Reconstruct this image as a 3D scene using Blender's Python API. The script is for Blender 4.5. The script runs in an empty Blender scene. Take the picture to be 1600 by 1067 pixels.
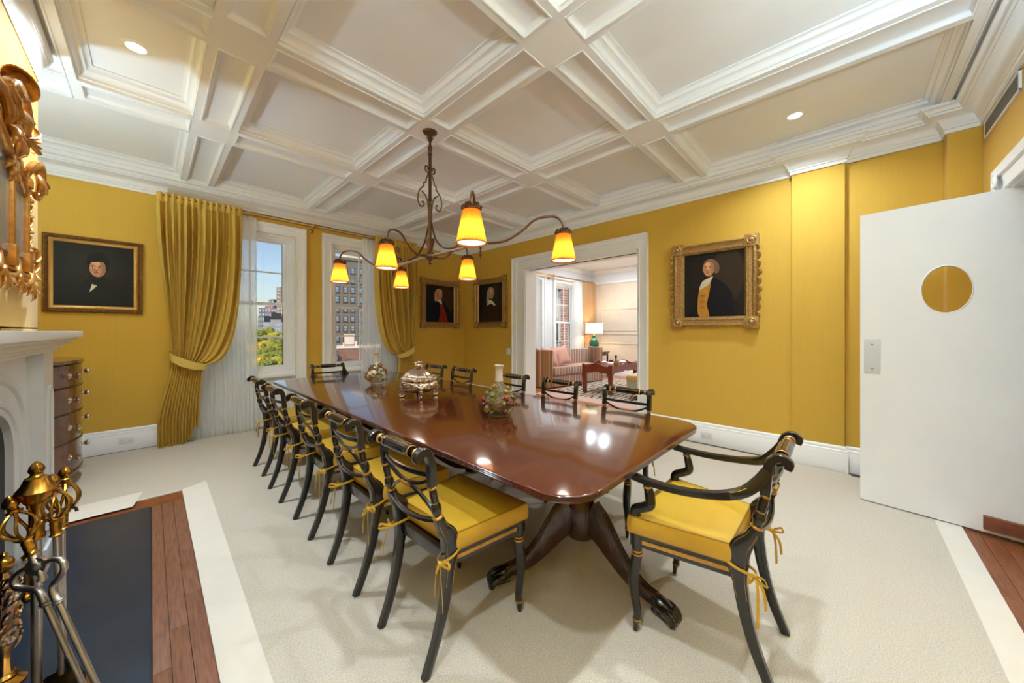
import bpy, bmesh, math, random
from math import sin, cos, pi, radians, sqrt, atan2, exp
from mathutils import Vector, Matrix

random.seed(7)
S = bpy.context.scene
COL = S.collection

# ------------------------------------------------------------------ camera, sky, sun, lamps, exposure
cam_data = bpy.data.cameras.new('camera')
cam_data.sensor_width = 36.0
cam_data.lens = 544.54 / 1600 * 36.0
cam_data.shift_y = -(533.5 - 517.13) / 1600
cam_data.clip_start = 0.02
cam_data.clip_end = 3000
cam = bpy.data.objects.new('camera', cam_data)
COL.objects.link(cam)
cam.location = (0, 0, 1.30)
cam.rotation_euler = (pi / 2, 0, -0.8038)
S.camera = cam

world = bpy.data.worlds.new('sky')
S.world = world
world.use_nodes = True
wn = world.node_tree.nodes
wl = world.node_tree.links
sky = wn.new('ShaderNodeTexSky')
sky.sky_type = 'NISHITA'
sky.sun_disc = False
sky.sun_elevation = radians(34)
sky.sun_rotation = radians(245)
sky.air_density = 1.0
sky.dust_density = 1.2
sky.ozone_density = 1.0
bg = wn['Background']
bg.inputs['Strength'].default_value = 0.12
wl.new(sky.outputs['Color'], bg.inputs['Color'])

sun_data = bpy.data.lights.new('sun', 'SUN')
sun_data.energy = 3.0
sun_data.angle = radians(0.6)
sun_data.color = (1.0, 0.93, 0.82)
sun = bpy.data.objects.new('sun', sun_data)
COL.objects.link(sun)
sun.rotation_euler = Vector((0.75, 0.35, -0.56)).to_track_quat('-Z', 'Y').to_euler()

S.view_settings.view_transform = 'Standard'
S.view_settings.look = 'None'
S.view_settings.gamma = 1.0
S.view_settings.use_curve_mapping = False
S.view_settings.exposure = 0.48

DOWN_W = 15.5        # recessed ceiling lamps
CHAND_W = 4.2        # each chandelier bulb
LIVING_W = 22.0
LAMP_COL = (0.77, 0.90, 1.0)
FILL_W = 126.0     # unseen uplights added to fill the ceiling with light
UP_COL = (0.52, 0.76, 1.0)

XW, YW = 4.506, 5.715      # right wall, window wall
ZS, ZC = 3.05, 3.16        # beam soffit, coffer panel
YB = -0.735                # back wall
FL = -0.010                # bare floor; the rug's top is z = 0

# ------------------------------------------------------------------ helpers
def lin(c):
    out = []
    for v in c:
        v = v / 255.0
        out.append(v / 12.92 if v <= 0.04045 else ((v + 0.055) / 1.055) ** 2.4)
    return out

def mat(name, rgb, rough=0.5, metal=0.0, var=0.0, vscale=20.0, bump=0.0, bscale=200.0, stretch=(1, 1, 1), spec=0.5,
        coat=0.0, emit=None, estr=0.0, rgb2=None, detail=4.0, sheen=0.0):
    m = bpy.data.materials.new(name)
    m.use_nodes = True
    nt = m.node_tree
    b = nt.nodes['Principled BSDF']
    c = lin(rgb)
    b.inputs['Base Color'].default_value = (*c, 1)
    b.inputs['Roughness'].default_value = rough
    b.inputs['Metallic'].default_value = metal
    b.inputs['Specular IOR Level'].default_value = spec
    if coat:
        b.inputs['Coat Weight'].default_value = coat
        b.inputs['Coat Roughness'].default_value = 0.06
    if sheen:
        b.inputs['Sheen Weight'].default_value = sheen
    if emit:
        b.inputs['Emission Color'].default_value = (*lin(emit), 1)
        b.inputs['Emission Strength'].default_value = estr
    if var or rgb2 or bump:
        tc = nt.nodes.new('ShaderNodeTexCoord')
        mp = nt.nodes.new('ShaderNodeMapping')
        mp.inputs['Scale'].default_value = stretch
        nt.links.new(tc.outputs['Object'], mp.inputs['Vector'])
    if var or rgb2:
        n = nt.nodes.new('ShaderNodeTexNoise')
        n.inputs['Scale'].default_value = vscale
        n.inputs['Detail'].default_value = detail
        nt.links.new(mp.outputs['Vector'], n.inputs['Vector'])
        r = nt.nodes.new('ShaderNodeValToRGB')
        r.color_ramp.elements[0].position = 0.3
        r.color_ramp.elements[1].position = 0.7
        c2 = lin(rgb2) if rgb2 else [min(1, v * (1 + var)) for v in c]
        c1 = c if rgb2 else [v * (1 - var) for v in c]
        r.color_ramp.elements[0].color = (*c1, 1)
        r.color_ramp.elements[1].color = (*c2, 1)
        nt.links.new(n.outputs['Fac'], r.inputs['Fac'])
        nt.links.new(r.outputs['Color'], b.inputs['Base Color'])
    if bump:
        n2 = nt.nodes.new('ShaderNodeTexNoise')
        n2.inputs['Scale'].default_value = bscale
        n2.inputs['Detail'].default_value = 3
        nt.links.new(mp.outputs['Vector'], n2.inputs['Vector'])
        bp = nt.nodes.new('ShaderNodeBump')
        bp.inputs['Strength'].default_value = bump
        bp.inputs['Distance'].default_value = 0.004
        nt.links.new(n2.outputs['Fac'], bp.inputs['Height'])
        nt.links.new(bp.outputs['Normal'], b.inputs['Normal'])
    return m

class MB:
    """collects geometry for one mesh"""
    def __init__(self):
        self.v = []; self.f = []; self.m = []; self.s = []
        self.M = Matrix.Identity(4)
    def add(self, vs, fs, mi=0, smooth=False):
        o = len(self.v)
        M = self.M
        self.v += [tuple(M @ Vector(p)) for p in vs]
        for q in fs:
            self.f.append([i + o for i in q]); self.m.append(mi); self.s.append(smooth)
        return self
    def box(self, a, b, mi=0):
        x0, y0, z0 = [min(p, q) for p, q in zip(a, b)]
        x1, y1, z1 = [max(p, q) for p, q in zip(a, b)]
        vs = [(x0, y0, z0), (x1, y0, z0), (x1, y1, z0), (x0, y1, z0), (x0, y0, z1), (x1, y0, z1), (x1, y1, z1), (x0, y1, z1)]
        return self.add(vs, [(0, 3, 2, 1), (4, 5, 6, 7), (0, 1, 5, 4), (1, 2, 6, 5), (2, 3, 7, 6), (3, 0, 4, 7)], mi)
    def bbox(self, a, b, bev=0.004, mi=0):
        """box with chamfered edges"""
        lo = [min(p, q) for p, q in zip(a, b)]; hi = [max(p, q) for p, q in zip(a, b)]
        bm = bmesh.new()
        bmesh.ops.create_cube(bm, size=1)
        for v in bm.verts:
            v.co = Vector([(lo[i] + hi[i]) / 2 + v.co[i] * (hi[i] - lo[i]) for i in range(3)])
        bmesh.ops.bevel(bm, geom=list(bm.edges), offset=bev, segments=2, profile=0.7, affect='EDGES')
        bm.verts.index_update()
        vs = [tuple(v.co) for v in bm.verts]; fs = [[v.index for v in f.verts] for f in bm.faces]
        bm.free()
        return self.add(vs, fs, mi, True)
    def prism(self, pts, z0, z1, mi=0, axis='z'):
        n = len(pts)
        def P(p, h):
            return (p[0], p[1], h) if axis == 'z' else ((p[0], h, p[1]) if axis == 'y' else (h, p[0], p[1]))
        vs = [P(p, z0) for p in pts] + [P(p, z1) for p in pts]
        fs = [list(range(n))[::-1], list(range(n, 2 * n))] + [(i, (i + 1) % n, n + (i + 1) % n, n + i) for i in range(n)]
        return self.add(vs, fs, mi)
    def tube(self, path, rad, n=10, mi=0, cap=True, squash=None, up=(0, 0, 1)):
        """round tube along a path; rad a number or list; squash=(a,b) gives an elliptic / flat section"""
        P = [Vector(p) for p in path]; k = len(P)
        R = [rad] * k if not hasattr(rad, '__len__') else list(rad)
        sq = squash or (1, 1)
        vs = []; ref = Vector(up)
        prev = None
        for i in range(k):
            t = (P[min(i + 1, k - 1)] - P[max(i - 1, 0)])
            if t.length < 1e-9: t = Vector((0, 0, 1))
            t.normalize()
            if prev is None:
                a = ref.cross(t)
                if a.length < 1e-3: a = Vector((1, 0, 0)).cross(t)
                if a.length < 1e-3: a = Vector((0, 1, 0)).cross(t)
            else:
                a = prev - t * prev.dot(t)
            a.normalize(); prev = a
            b = t.cross(a)
            for j in range(n):
                w = 2 * pi * j / n
                vs.append(tuple(P[i] + (a * (cos(w) * sq[0]) + b * (sin(w) * sq[1])) * R[i]))
        fs = [(i * n + j, i * n + (j + 1) % n, (i + 1) * n + (j + 1) % n, (i + 1) * n + j) for i in range(k - 1) for j in range(n)]
        if cap:
            fs.append(list(range(n))[::-1]); fs.append(list(range((k - 1) * n, k * n)))
        return self.add(vs, fs, mi, True)
    def bar(self, path, w, d, mi=0, wdir=(0, 1, 0)):
        """rectangular bar along a path: w along wdir, d across"""
        P = [Vector(p) for p in path]; k = len(P)
        W = [w] * k if not hasattr(w, '__len__') else w
        D = [d] * k if not hasattr(d, '__len__') else d
        wd = Vector(wdir); vs = []
        for i in range(k):
            t = (P[min(i + 1, k - 1)] - P[max(i - 1, 0)]).normalized()
            a = (wd - t * wd.dot(t)).normalized(); b = t.cross(a)
            e = 0.22
            for (p, q) in ((1, 1 - e), (1 - e, 1), (-1 + e, 1), (-1, 1 - e), (-1, -1 + e), (-1 + e, -1), (1 - e, -1), (1, -1 + e)):
                vs.append(tuple(P[i] + a * (p * W[i] / 2) + b * (q * D[i] / 2)))
        n = 8
        fs = [(i * n + j, i * n + (j + 1) % n, (i + 1) * n + (j + 1) % n, (i + 1) * n + j) for i in range(k - 1) for j in range(n)]
        fs += [list(range(n))[::-1], list(range((k - 1) * n, k * n))]
        return self.add(vs, fs, mi, True)
    def lathe(self, prof, n=24, mi=0, mis=None, c=(0, 0, 0), axis=None, rib=None):
        """prof = [(r, h)]; axis: direction of h (default z)"""
        if axis is None: Q = Matrix.Identity(3)
        else: Q = Vector((0, 0, 1)).rotation_difference(Vector(axis)).to_matrix()
        vs = []
        for (r, h) in prof:
            for j in range(n):
                w = 2 * pi * j / n
                rr = r * (1 + (rib[1] * cos(rib[0] * w) if rib else 0))
                vs.append(tuple(Q @ Vector((rr * cos(w), rr * sin(w), h)) + Vector(c)))
        k = len(prof)
        o = len(self.v)
        self.add(vs, [], mi)
        for i in range(k - 1):
            for j in range(n):
                self.f.append([o + i * n + j, o + i * n + (j + 1) % n, o + (i + 1) * n + (j + 1) % n, o + (i + 1) * n + j])
                self.m.append(mis[i] if mis else mi); self.s.append(True)
        self.f.append([o + j for j in range(n)][::-1]); self.m.append(mis[0] if mis else mi); self.s.append(False)
        self.f.append([o + (k - 1) * n + j for j in range(n)]); self.m.append(mis[-1] if mis else mi); self.s.append(False)
        return self
    def ball(self, c, r, mi=0, n=12, k=8, sc=(1, 1, 1)):
        vs = []
        for i in range(k + 1):
            a = pi * i / k
            for j in range(n):
                w = 2 * pi * j / n
                vs.append((c[0] + r * sc[0] * sin(a) * cos(w), c[1] + r * sc[1] * sin(a) * sin(w), c[2] - r * sc[2] * cos(a)))
        fs = [(i * n + j, i * n + (j + 1) % n, (i + 1) * n + (j + 1) % n, (i + 1) * n + j) for i in range(k) for j in range(n)]
        return self.add(vs, fs, mi, True)
    def grid(self, fn, nu, nv, mi=0, closed=False):
        vs = [tuple(fn(i / nu, j / nv)) for j in range(nv + 1) for i in range(nu + 1)]
        fs = [(j * (nu + 1) + i, j * (nu + 1) + i + 1, (j + 1) * (nu + 1) + i + 1, (j + 1) * (nu + 1) + i) for j in range(nv) for i in range(nu)]
        return self.add(vs, fs, mi, True)
    def rings(self, ringlist, mi=0, cap0=False, cap1=False, smooth=False):
        n = len(ringlist[0]); k = len(ringlist)
        vs = [p for r in ringlist for p in r]
        fs = [(i * n + j, i * n + (j + 1) % n, (i + 1) * n + (j + 1) % n, (i + 1) * n + j) for i in range(k - 1) for j in range(n)]
        if cap0: fs.append(list(range(n))[::-1])
        if cap1: fs.append(list(range((k - 1) * n, k * n)))
        return self.add(vs, fs, mi, smooth)
    def poly(self, pts, mi=0):
        return self.add(pts, [list(range(len(pts)))], mi)

def obj(name, mb, mats, parent=None, loc=None):
    me = bpy.data.meshes.new(name)
    me.from_pydata(mb.v, [], mb.f)
    for m in (mats if isinstance(mats, (list, tuple)) else [mats]):
        me.materials.append(m)
    me.polygons.foreach_set('material_index', mb.m)
    me.polygons.foreach_set('use_smooth', mb.s)
    bm = bmesh.new(); bm.from_mesh(me)
    bmesh.ops.remove_doubles(bm, verts=bm.verts, dist=1e-6)
    bmesh.ops.recalc_face_normals(bm, faces=bm.faces)
    bm.to_mesh(me); bm.free()
    try:
        me.set_sharp_from_angle(angle=radians(42))
    except Exception:
        pass
    o = bpy.data.objects.new(name, me)
    COL.objects.link(o)
    if parent is not None: o.parent = parent
    if loc is not None: o.location = loc
    return o

def tag(o, label=None, cat=None, group=None, kind=None):
    if label: o['label'] = label
    if cat: o['category'] = cat
    if group: o['group'] = group
    if kind: o['kind'] = kind
    return o

def thing(name, label, cat, loc=(0, 0, 0), rotz=0.0, group=None):
    o = bpy.data.objects.new(name, None)
    COL.objects.link(o)
    o.empty_display_size = 0.1
    o.location = loc
    o.rotation_euler = (0, 0, rotz)
    return tag(o, label, cat, group)

def struct(name, mb, mats, parent=None):
    o = obj(name, mb, mats, parent)
    if parent is None: o['kind'] = 'structure'
    return o

def dup(o, parent=None):
    c = o.copy()
    COL.objects.link(c)
    if parent is not None: c.parent = parent
    for ch in list(o.children):
        dup(ch, c)
    return c

def place(root, loc, rotz, label, group=None):
    r = dup(root)
    r.location = loc; r.rotation_euler = (0, 0, rotz)
    r['label'] = label
    if group: r['group'] = group
    return r

def share(o, loc=None, rot=None, parent=None, name=None):
    c = o.copy(); COL.objects.link(c)
    if parent is not None: c.parent = parent
    if loc is not None: c.location = loc
    if rot is not None: c.rotation_euler = rot
    return c

def catmull(pts, k=6):
    P = [Vector(p) for p in pts]
    out = []
    for i in range(len(P) - 1):
        p0 = P[max(i - 1, 0)]; p1 = P[i]; p2 = P[i + 1]; p3 = P[min(i + 2, len(P) - 1)]
        for j in range(k):
            t = j / k
            out.append(tuple(0.5 * ((2 * p1) + (p2 - p0) * t + (2 * p0 - 5 * p1 + 4 * p2 - p3) * t * t + (3 * p1 - p0 - 3 * p2 + p3) * t ** 3)))
    out.append(tuple(P[-1]))
    return out

def lerp_list(vals, n):
    """resample a list of numbers to n entries"""
    out = []
    for i in range(n):
        t = i / (n - 1) * (len(vals) - 1)
        a = int(min(t, len(vals) - 2)); f = t - a
        out.append(vals[a] * (1 - f) + vals[a + 1] * f)
    return out

def sweep(mb, path, prof, closed=False, mi=0):
    """mitred sweep of (d, z) along a floor-plan path; d is measured to the LEFT of the walking direction"""
    P = [Vector((p[0], p[1])) for p in path]
    n = len(P); rows = []
    for i in range(n):
        if closed or 0 < i < n - 1:
            a = (P[i] - P[i - 1]).normalized(); b = (P[(i + 1) % n] - P[i]).normalized()
        elif i == 0:
            a = b = (P[1] - P[0]).normalized()
        else:
            a = b = (P[-1] - P[-2]).normalized()
        na = Vector((-a.y, a.x)); nb = Vector((-b.y, b.x))
        m = (na + nb)
        m = m / max(0.2, (1 + na.dot(nb)))
        rows.append([(P[i].x + m.x * d, P[i].y + m.y * d, z) for d, z in prof])
    k = len(prof)
    vs = [p for r in rows for p in r]
    segs = n if closed else n - 1
    fs = []
    for i in range(segs):
        j = (i + 1) % n
        for q in range(k - 1):
            fs.append((i * k + q, j * k + q, j * k + q + 1, i * k + q + 1))
    mb.add(vs, fs, mi)
    if not closed:
        mb.add(rows[0], [list(range(k))], mi); mb.add(rows[-1], [list(range(k))], mi)
    return mb

def wall_mesh(u0, u1, z0, z1, holes, thick, to_world):
    """wall slab with rectangular holes; to_world(u, z, t) with t from 0 (room face) to thick"""
    us = sorted({u0, u1} | {h[0] for h in holes} | {h[1] for h in holes})
    zs = sorted({z0, z1} | {h[2] for h in holes} | {h[3] for h in holes})
    solid = {}
    for i in range(len(us) - 1):
        for j in range(len(zs) - 1):
            cu = (us[i] + us[i + 1]) / 2; cz = (zs[j] + zs[j + 1]) / 2
            solid[i, j] = not any(h[0] < cu < h[1] and h[2] < cz < h[3] for h in holes)
    mb = MB()
    def q(a, b, c, d): mb.add([to_world(*a), to_world(*b), to_world(*c), to_world(*d)], [(0, 1, 2, 3)])
    for (i, j), s in solid.items():
        if not s: continue
        a, b, c, d = us[i], us[i + 1], zs[j], zs[j + 1]
        q((a, c, 0), (b, c, 0), (b, d, 0), (a, d, 0))
        q((a, c, thick), (b, c, thick), (b, d, thick), (a, d, thick))
        if not solid.get((i - 1, j)): q((a, c, 0), (a, d, 0), (a, d, thick), (a, c, thick))
        if not solid.get((i + 1, j)): q((b, c, 0), (b, d, 0), (b, d, thick), (b, c, thick))
        if not solid.get((i, j - 1)): q((a, c, 0), (b, c, 0), (b, c, thick), (a, c, thick))
        if not solid.get((i, j + 1)): q((a, d, 0), (b, d, 0), (b, d, thick), (a, d, thick))
    return mb

def rect_frame(x0, x1, y0, y1, prof):
    """rings of (inset, z) around a rectangle -> list of rings"""
    return [[(x0 + d, y0 + d, z), (x1 - d, y0 + d, z), (x1 - d, y1 - d, z), (x0 + d, y1 - d, z)] for d, z in prof]

# ------------------------------------------------------------------ materials
M = {}
M['white'] = mat('white_paint', (243, 242, 240), 0.42, var=0.02, vscale=3)
M['ceiling'] = mat('ceiling_paint', (238, 237, 235), 0.55, var=0.015, vscale=2)
M['yellow'] = mat('yellow_wall_fabric', (211, 168, 60), 0.75, var=0.02, vscale=9, stretch=(6, 6, 0.4), bump=0.12, bscale=500, sheen=0.1)
M['cream_wall'] = mat('cream_wallpaper', (222, 205, 184), 0.6, var=0.03, vscale=6, bump=0.1, bscale=60)
M['carpet'] = mat('carpet_weave', (188, 177, 160), 0.95, rgb2=(226, 215, 198), vscale=200, bump=0.9, bscale=300, spec=0.1)
M['carpet_border'] = mat('carpet_border', (226, 216, 202), 0.95, var=0.02, vscale=7, spec=0.1, bump=0.1, bscale=90)
M['oak'] = mat('oak_planks', (112, 72, 52), 0.42, rgb2=(146, 98, 74), vscale=11, stretch=(9, 0.8, 1), bump=0.1, bscale=60)
M['oak_x'] = mat('oak_planks_across', (110, 58, 30), 0.35, rgb2=(150, 86, 46), vscale=11, stretch=(0.8, 9, 1), bump=0.1, bscale=60)
M['oak_dark'] = mat('dark_oak', (52, 36, 26), 0.5, rgb2=(70, 48, 34), vscale=8)
M['oak_far'] = mat('orange_oak_floor', (168, 104, 62), 0.35, rgb2=(190, 124, 78), vscale=6, stretch=(0.5, 7, 1))
M['slate'] = mat('sky_tinted_slate', (30, 41, 54), 0.34, rgb2=(38, 50, 64), vscale=4, bump=0.15, bscale=30)  # blue of the reflected sky put into the slate colour
M['black_in'] = mat('firebox_black', (20, 24, 30), 0.6, rgb2=(30, 34, 40), vscale=30)  # near-black, slightly mottled firebox lining
M['ebony'] = mat('black_lacquer', (24, 21, 20), 0.22, rgb2=(34, 28, 25), vscale=40, coat=0.35)
M['gilt'] = mat('gilding', (176, 126, 54), 0.38, metal=0.75, rgb2=(206, 156, 78), vscale=60)
M['cushion'] = mat('yellow_leather', (194, 150, 38), 0.42, rgb2=(204, 160, 46), vscale=5, bump=0.06, bscale=25)
M['piping'] = mat('yellow_piping', (150, 112, 24), 0.5, var=0.03)
M['drape'] = mat('yellow_silk', (200, 166, 62), 0.6, var=0.03, vscale=30, bump=0.05, bscale=90)
M['brass'] = mat('polished_brass', (190, 144, 62), 0.26, metal=1.0, rgb2=(172, 126, 50), vscale=12)
M['brass_dark'] = mat('aged_brass', (112, 84, 58), 0.38, metal=0.85, rgb2=(90, 64, 44), vscale=16)
M['steel'] = mat('polished_steel', (206, 200, 194), 0.36, metal=1.0, rgb2=(180, 172, 166), vscale=14)
M['iron'] = mat('black_iron', (22, 22, 24), 0.5, var=0.05)
M['silver'] = mat('gilded_silver', (222, 208, 198), 0.17, metal=1.0, rgb2=(206, 182, 160), vscale=9)
M['ceramic'] = mat('cream_ceramic', (136, 112, 70), 0.5, rgb2=(74, 56, 30), vscale=190, bump=0.3, bscale=220)
M['ceramic_plain'] = mat('cream_glaze', (190, 176, 154), 0.3, var=0.02)
M['marble'] = mat('white_marble', (226, 228, 230), 0.3, rgb2=(216, 219, 224), vscale=3)
M['mirror'] = mat('old_mirror_glass', (150, 176, 212), 0.16, metal=0.72, var=0.03)
M['giltwood'] = mat('carved_giltwood', (178, 116, 44), 0.25, metal=0.55, rgb2=(214, 156, 76), vscale=26, bump=0.4, bscale=60)
M['frame_gold'] = mat('antique_gold', (150, 112, 58), 0.42, metal=0.55, rgb2=(196, 160, 100), vscale=55, bump=0.5, bscale=140)
M['frame_gold_light'] = mat('gold_slip', (206, 160, 84), 0.35, metal=0.6, var=0.06, vscale=40)
M['frame_dark'] = mat('bronzed_gold', (96, 62, 26), 0.42, metal=0.5, rgb2=(146, 100, 46), vscale=80, bump=0.6, bscale=160)
M['plate'] = mat('white_plastic', (236, 236, 234), 0.3, var=0.005)
M['slot'] = mat('socket_slots', (70, 70, 68), 0.5, var=0.02)
M['grille'] = mat('grey_metal_grille', (150, 150, 150), 0.4, metal=0.5, var=0.03)
M['dark'] = mat('dark_void', (24, 24, 26), 0.7, var=0.02)

def mahogany(name, c1, c2, rough, coat, stretch):
    m = mat(name, c1, rough, rgb2=c2, vscale=7, stretch=stretch, coat=coat, detail=6)
    return m
M['mahogany'] = mahogany('mahogany_top', (70, 30, 14), (94, 44, 22), 0.15, 0.7, (0.7, 7, 1))
M['mahogany_dark'] = mahogany('dark_mahogany', (46, 22, 16), (66, 32, 22), 0.25, 0.4, (3, 3, 0.6))
M['chest_wood'] = mahogany('chest_mahogany', (92, 58, 46), (116, 76, 60), 0.22, 0.6, (3, 3, 0.6))

def mix_mat(name, rgb, transp, transl, rough=0.9, tcol=None):
    """cloth that lets light through: transparent, translucent and diffuse shares"""
    m = bpy.data.materials.new(name); m.use_nodes = True
    nt = m.node_tree; N = nt.nodes; L = nt.links
    for n in list(N): N.remove(n)
    out = N.new('ShaderNodeOutputMaterial')
    d = N.new('ShaderNodeBsdfDiffuse'); d.inputs['Color'].default_value = (*lin(rgb), 1)
    t = N.new('ShaderNodeBsdfTranslucent'); t.inputs['Color'].default_value = (*lin(tcol or rgb), 1)
    p = N.new('ShaderNodeBsdfTransparent')
    tc = N.new('ShaderNodeTexCoord')
    nz = N.new('ShaderNodeTexNoise'); nz.inputs['Scale'].default_value = 60
    mp = N.new('ShaderNodeMapping'); mp.inputs['Scale'].default_value = (1, 1, 0.04)
    L.new(tc.outputs['Object'], mp.inputs['Vector']); L.new(mp.outputs['Vector'], nz.inputs['Vector'])
    mr = N.new('ShaderNodeMapRange'); mr.inputs['To Min'].default_value = max(0, transp - 0.1); mr.inputs['To Max'].default_value = transp + 0.1 if transp else 0
    L.new(nz.outputs['Fac'], mr.inputs['Value'])
    a = N.new('ShaderNodeMixShader'); a.inputs[0].default_value = transl
    b = N.new('ShaderNodeMixShader')
    L.new(d.outputs[0], a.inputs[1]); L.new(t.outputs[0], a.inputs[2])
    L.new(mr.outputs['Result'], b.inputs[0]); L.new(a.outputs[0], b.inputs[1]); L.new(p.outputs[0], b.inputs[2])
    L.new(b.outputs[0], out.inputs['Surface'])
    return m
M['sheer'] = mix_mat('white_voile', (252, 252, 250), 0.30, 0.5)
M['drape'] = mix_mat('yellow_silk', (226, 196, 104), 0.0, 0.14, tcol=(255, 180, 20))
M['drape_tan'] = mix_mat('tan_silk', (206, 166, 122), 0.0, 0.25, tcol=(240, 190, 130))

def pane_mat(name):
    m = bpy.data.materials.new(name); m.use_nodes = True
    nt = m.node_tree; N = nt.nodes; L = nt.links
    for n in list(N): N.remove(n)
    out = N.new('ShaderNodeOutputMaterial')
    t = N.new('ShaderNodeBsdfTransparent'); g = N.new('ShaderNodeBsdfGlossy'); g.inputs['Roughness'].default_value = 0.02
    lw = N.new('ShaderNodeLayerWeight'); lw.inputs['Blend'].default_value = 0.5
    pw = N.new('ShaderNodeMath'); pw.operation = 'POWER'; pw.inputs[1].default_value = 5
    L.new(lw.outputs['Facing'], pw.inputs[0])
    fr = N.new('ShaderNodeMath'); fr.operation = 'MULTIPLY_ADD'; fr.inputs[1].default_value = 0.7; fr.inputs[2].default_value = 0.03
    L.new(pw.outputs[0], fr.inputs[0])
    mx = N.new('ShaderNodeMixShader')
    L.new(fr.outputs[0], mx.inputs[0]); L.new(t.outputs[0], mx.inputs[1]); L.new(g.outputs[0], mx.inputs[2])
    L.new(mx.outputs[0], out.inputs['Surface'])
    return m
M['pane'] = pane_mat('window_glass')

def emit_mat(name, rgb, strength):
    m = bpy.data.materials.new(name); m.use_nodes = True
    nt = m.node_tree; b = nt.nodes['Principled BSDF']
    b.inputs['Base Color'].default_value = (*lin(rgb), 1)
    b.inputs['Emission Color'].default_value = (*lin(rgb), 1)
    b.inputs['Emission Strength'].default_value = strength
    return m
M['lamp_on'] = emit_mat('lit_lens', (255, 244, 226), 6.0)
M['bulb'] = emit_mat('lit_bulb', (255, 236, 200), 9.0)

M['shade'] = mix_mat('amber_silk_shade', (176, 112, 44), 0.0, 0.8, tcol=(170, 98, 26))
M['diffuser'] = emit_mat('lit_diffuser', (255, 240, 212), 1.6)
# ================================================================== the room
BX0, BX1, BY0, BY1 = -1.25, -0.487, 0.9, 3.636      # chimney breast
WIN = [(0.445, 1.445), (1.93, 2.93)]                 # window recesses (x)
WZ0, WZ1 = 0.0, 2.64
OP = (2.0, 4.03, 2.385)                              # opening to the living room: y0, y1, top
PIL = [(0.02, 0.405, 4.45), (-0.735, -0.563, 4.37)]  # pilasters on the right wall: y0, y1, face x

# floor
mb = MB().box((-1.4, -2.4, FL - 0.06), (4.62, 5.9, FL - 0.012))
floor = struct('floor', mb, M['oak_dark'])
def plank(x0, x1, y0, y1, m, z=FL):
    q = MB().bbox((x0 + 0.0008, y0 + 0.0008, FL - 0.012), (x1 - 0.0008, y1 - 0.0008, z), 0.0015)
    return obj('plank', q, m, floor)
xs = [0.006, 0.058, 0.118, 0.182, 0.25]
for i in range(4):
    cuts = [0.75, 1.9 + 0.23 * i, 3.2 - 0.17 * i, 3.735 if i < 3 else 3.98]
    for a, b in zip(cuts, cuts[1:]): plank(xs[i], xs[i + 1], a, b, M['oak'])
for j in range(4):
    y = 3.735 + 0.0625 * j
    for a, b in ((-1.1, -0.3 + 0.1 * j), (-0.3 + 0.1 * j, 0.182)): plank(a, b, y, y + 0.0625, M['oak_x'])
for j in range(14):
    y = -0.54 - 0.075 * j
    c = 3.3 + 0.37 * ((j * 5) % 3 - 1)
    for a, b in ((2.3, c), (c, 4.36 if y > -0.7 else 4.0)): plank(a, b, y - 0.075, y, M['oak_x'])
for a, b in ((-1.2, 0.9), (0.9, 2.6), (2.6, 4.48)): plank(a, b, 5.60, 5.70, M['oak_dark'])
for a, b in ((-0.5, 0.7), (0.7, 1.98)): plank(4.38, 4.49, a, b, M['oak_dark'])
plank(4.38, 4.49, 4.05, 5.58, M['oak_dark'])
for a, b in ((1.98, 3.1), (3.1, 4.05)): plank(4.38, 4.62, a, b, M['oak_far'])

# walls
def WR(u, z, t): return (XW + t, u, z)
wall_right = struct('wall_right', wall_mesh(YB - 0.2, YW + 0.1, FL - 0.03, ZC, [(OP[0], OP[1], FL - 0.04, OP[2])], 0.25, WR), [M['yellow']])
for y0, y1, x in PIL:
    obj('pilaster', MB().bbox((x, y0, FL), (XW + 0.02, y1, ZS), 0.004), M['yellow'], wall_right)
def WF(u, z, t): return (u, YW + t, z)
wall_back = struct('wall_window', wall_mesh(-1.45, XW + 0.25, FL - 0.03, ZC, [(a, b, WZ0, WZ1) for a, b in WIN], 0.28, WF), [M['yellow']])
def WL(u, z, t): return (BX0 - t, u, z)
struct('wall_left', wall_mesh(YB - 0.2, YW + 0.28, FL - 0.03, ZC, [], 0.2, WL), [M['yellow']])
breast = struct('wall_chimney', MB().bbox((BX0 - 0.05, BY0, 1.31), (BX1, BY1, ZC), 0.003).box((BX0 - 0.05, 2.84, FL), (BX1, BY1, 1.32)).box((BX0 - 0.05, BY0, FL), (BX1, 1.70, 1.32)).box((BX0 - 0.05, 1.68, 0.95), (BX1, 2.86, 1.32)), [M['yellow']])
obj('firebox_lining', MB().box((BX0, 1.70, FL), (BX0 + .03, 2.84, .95)).box((BX0, 2.78, FL), (-.478, 2.90, .905)).box((BX0, 1.64, FL), (-.478, 1.76, .905)).box((BX0, 1.64, .90), (-.478, 2.90, 1.04)), M['black_in'], breast)
DX0, DX1, DZ = 2.90, 3.76, 2.21
def WK(u, z, t): return (u, YB - t, z)
struct('wall_rear', wall_mesh(-1.45, XW + 0.25, FL - 0.03, ZC, [(DX0, DX1, FL - 0.04, DZ)], 0.14, WK), [M['yellow']])
# pantry passage behind the swing door
pp = MB().box((2.3, -2.4, FL), (2.36, YB - 0.14, 2.6)).box((4.3, -2.4, FL), (4.36, YB - 0.14, 2.6)).box((2.3, -2.45, FL), (4.36, -2.4, 2.6)).box((2.3, -2.45, 2.6), (4.36, YB - 0.14, 2.66))
struct('wall_passage', pp, M['white'])

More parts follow.
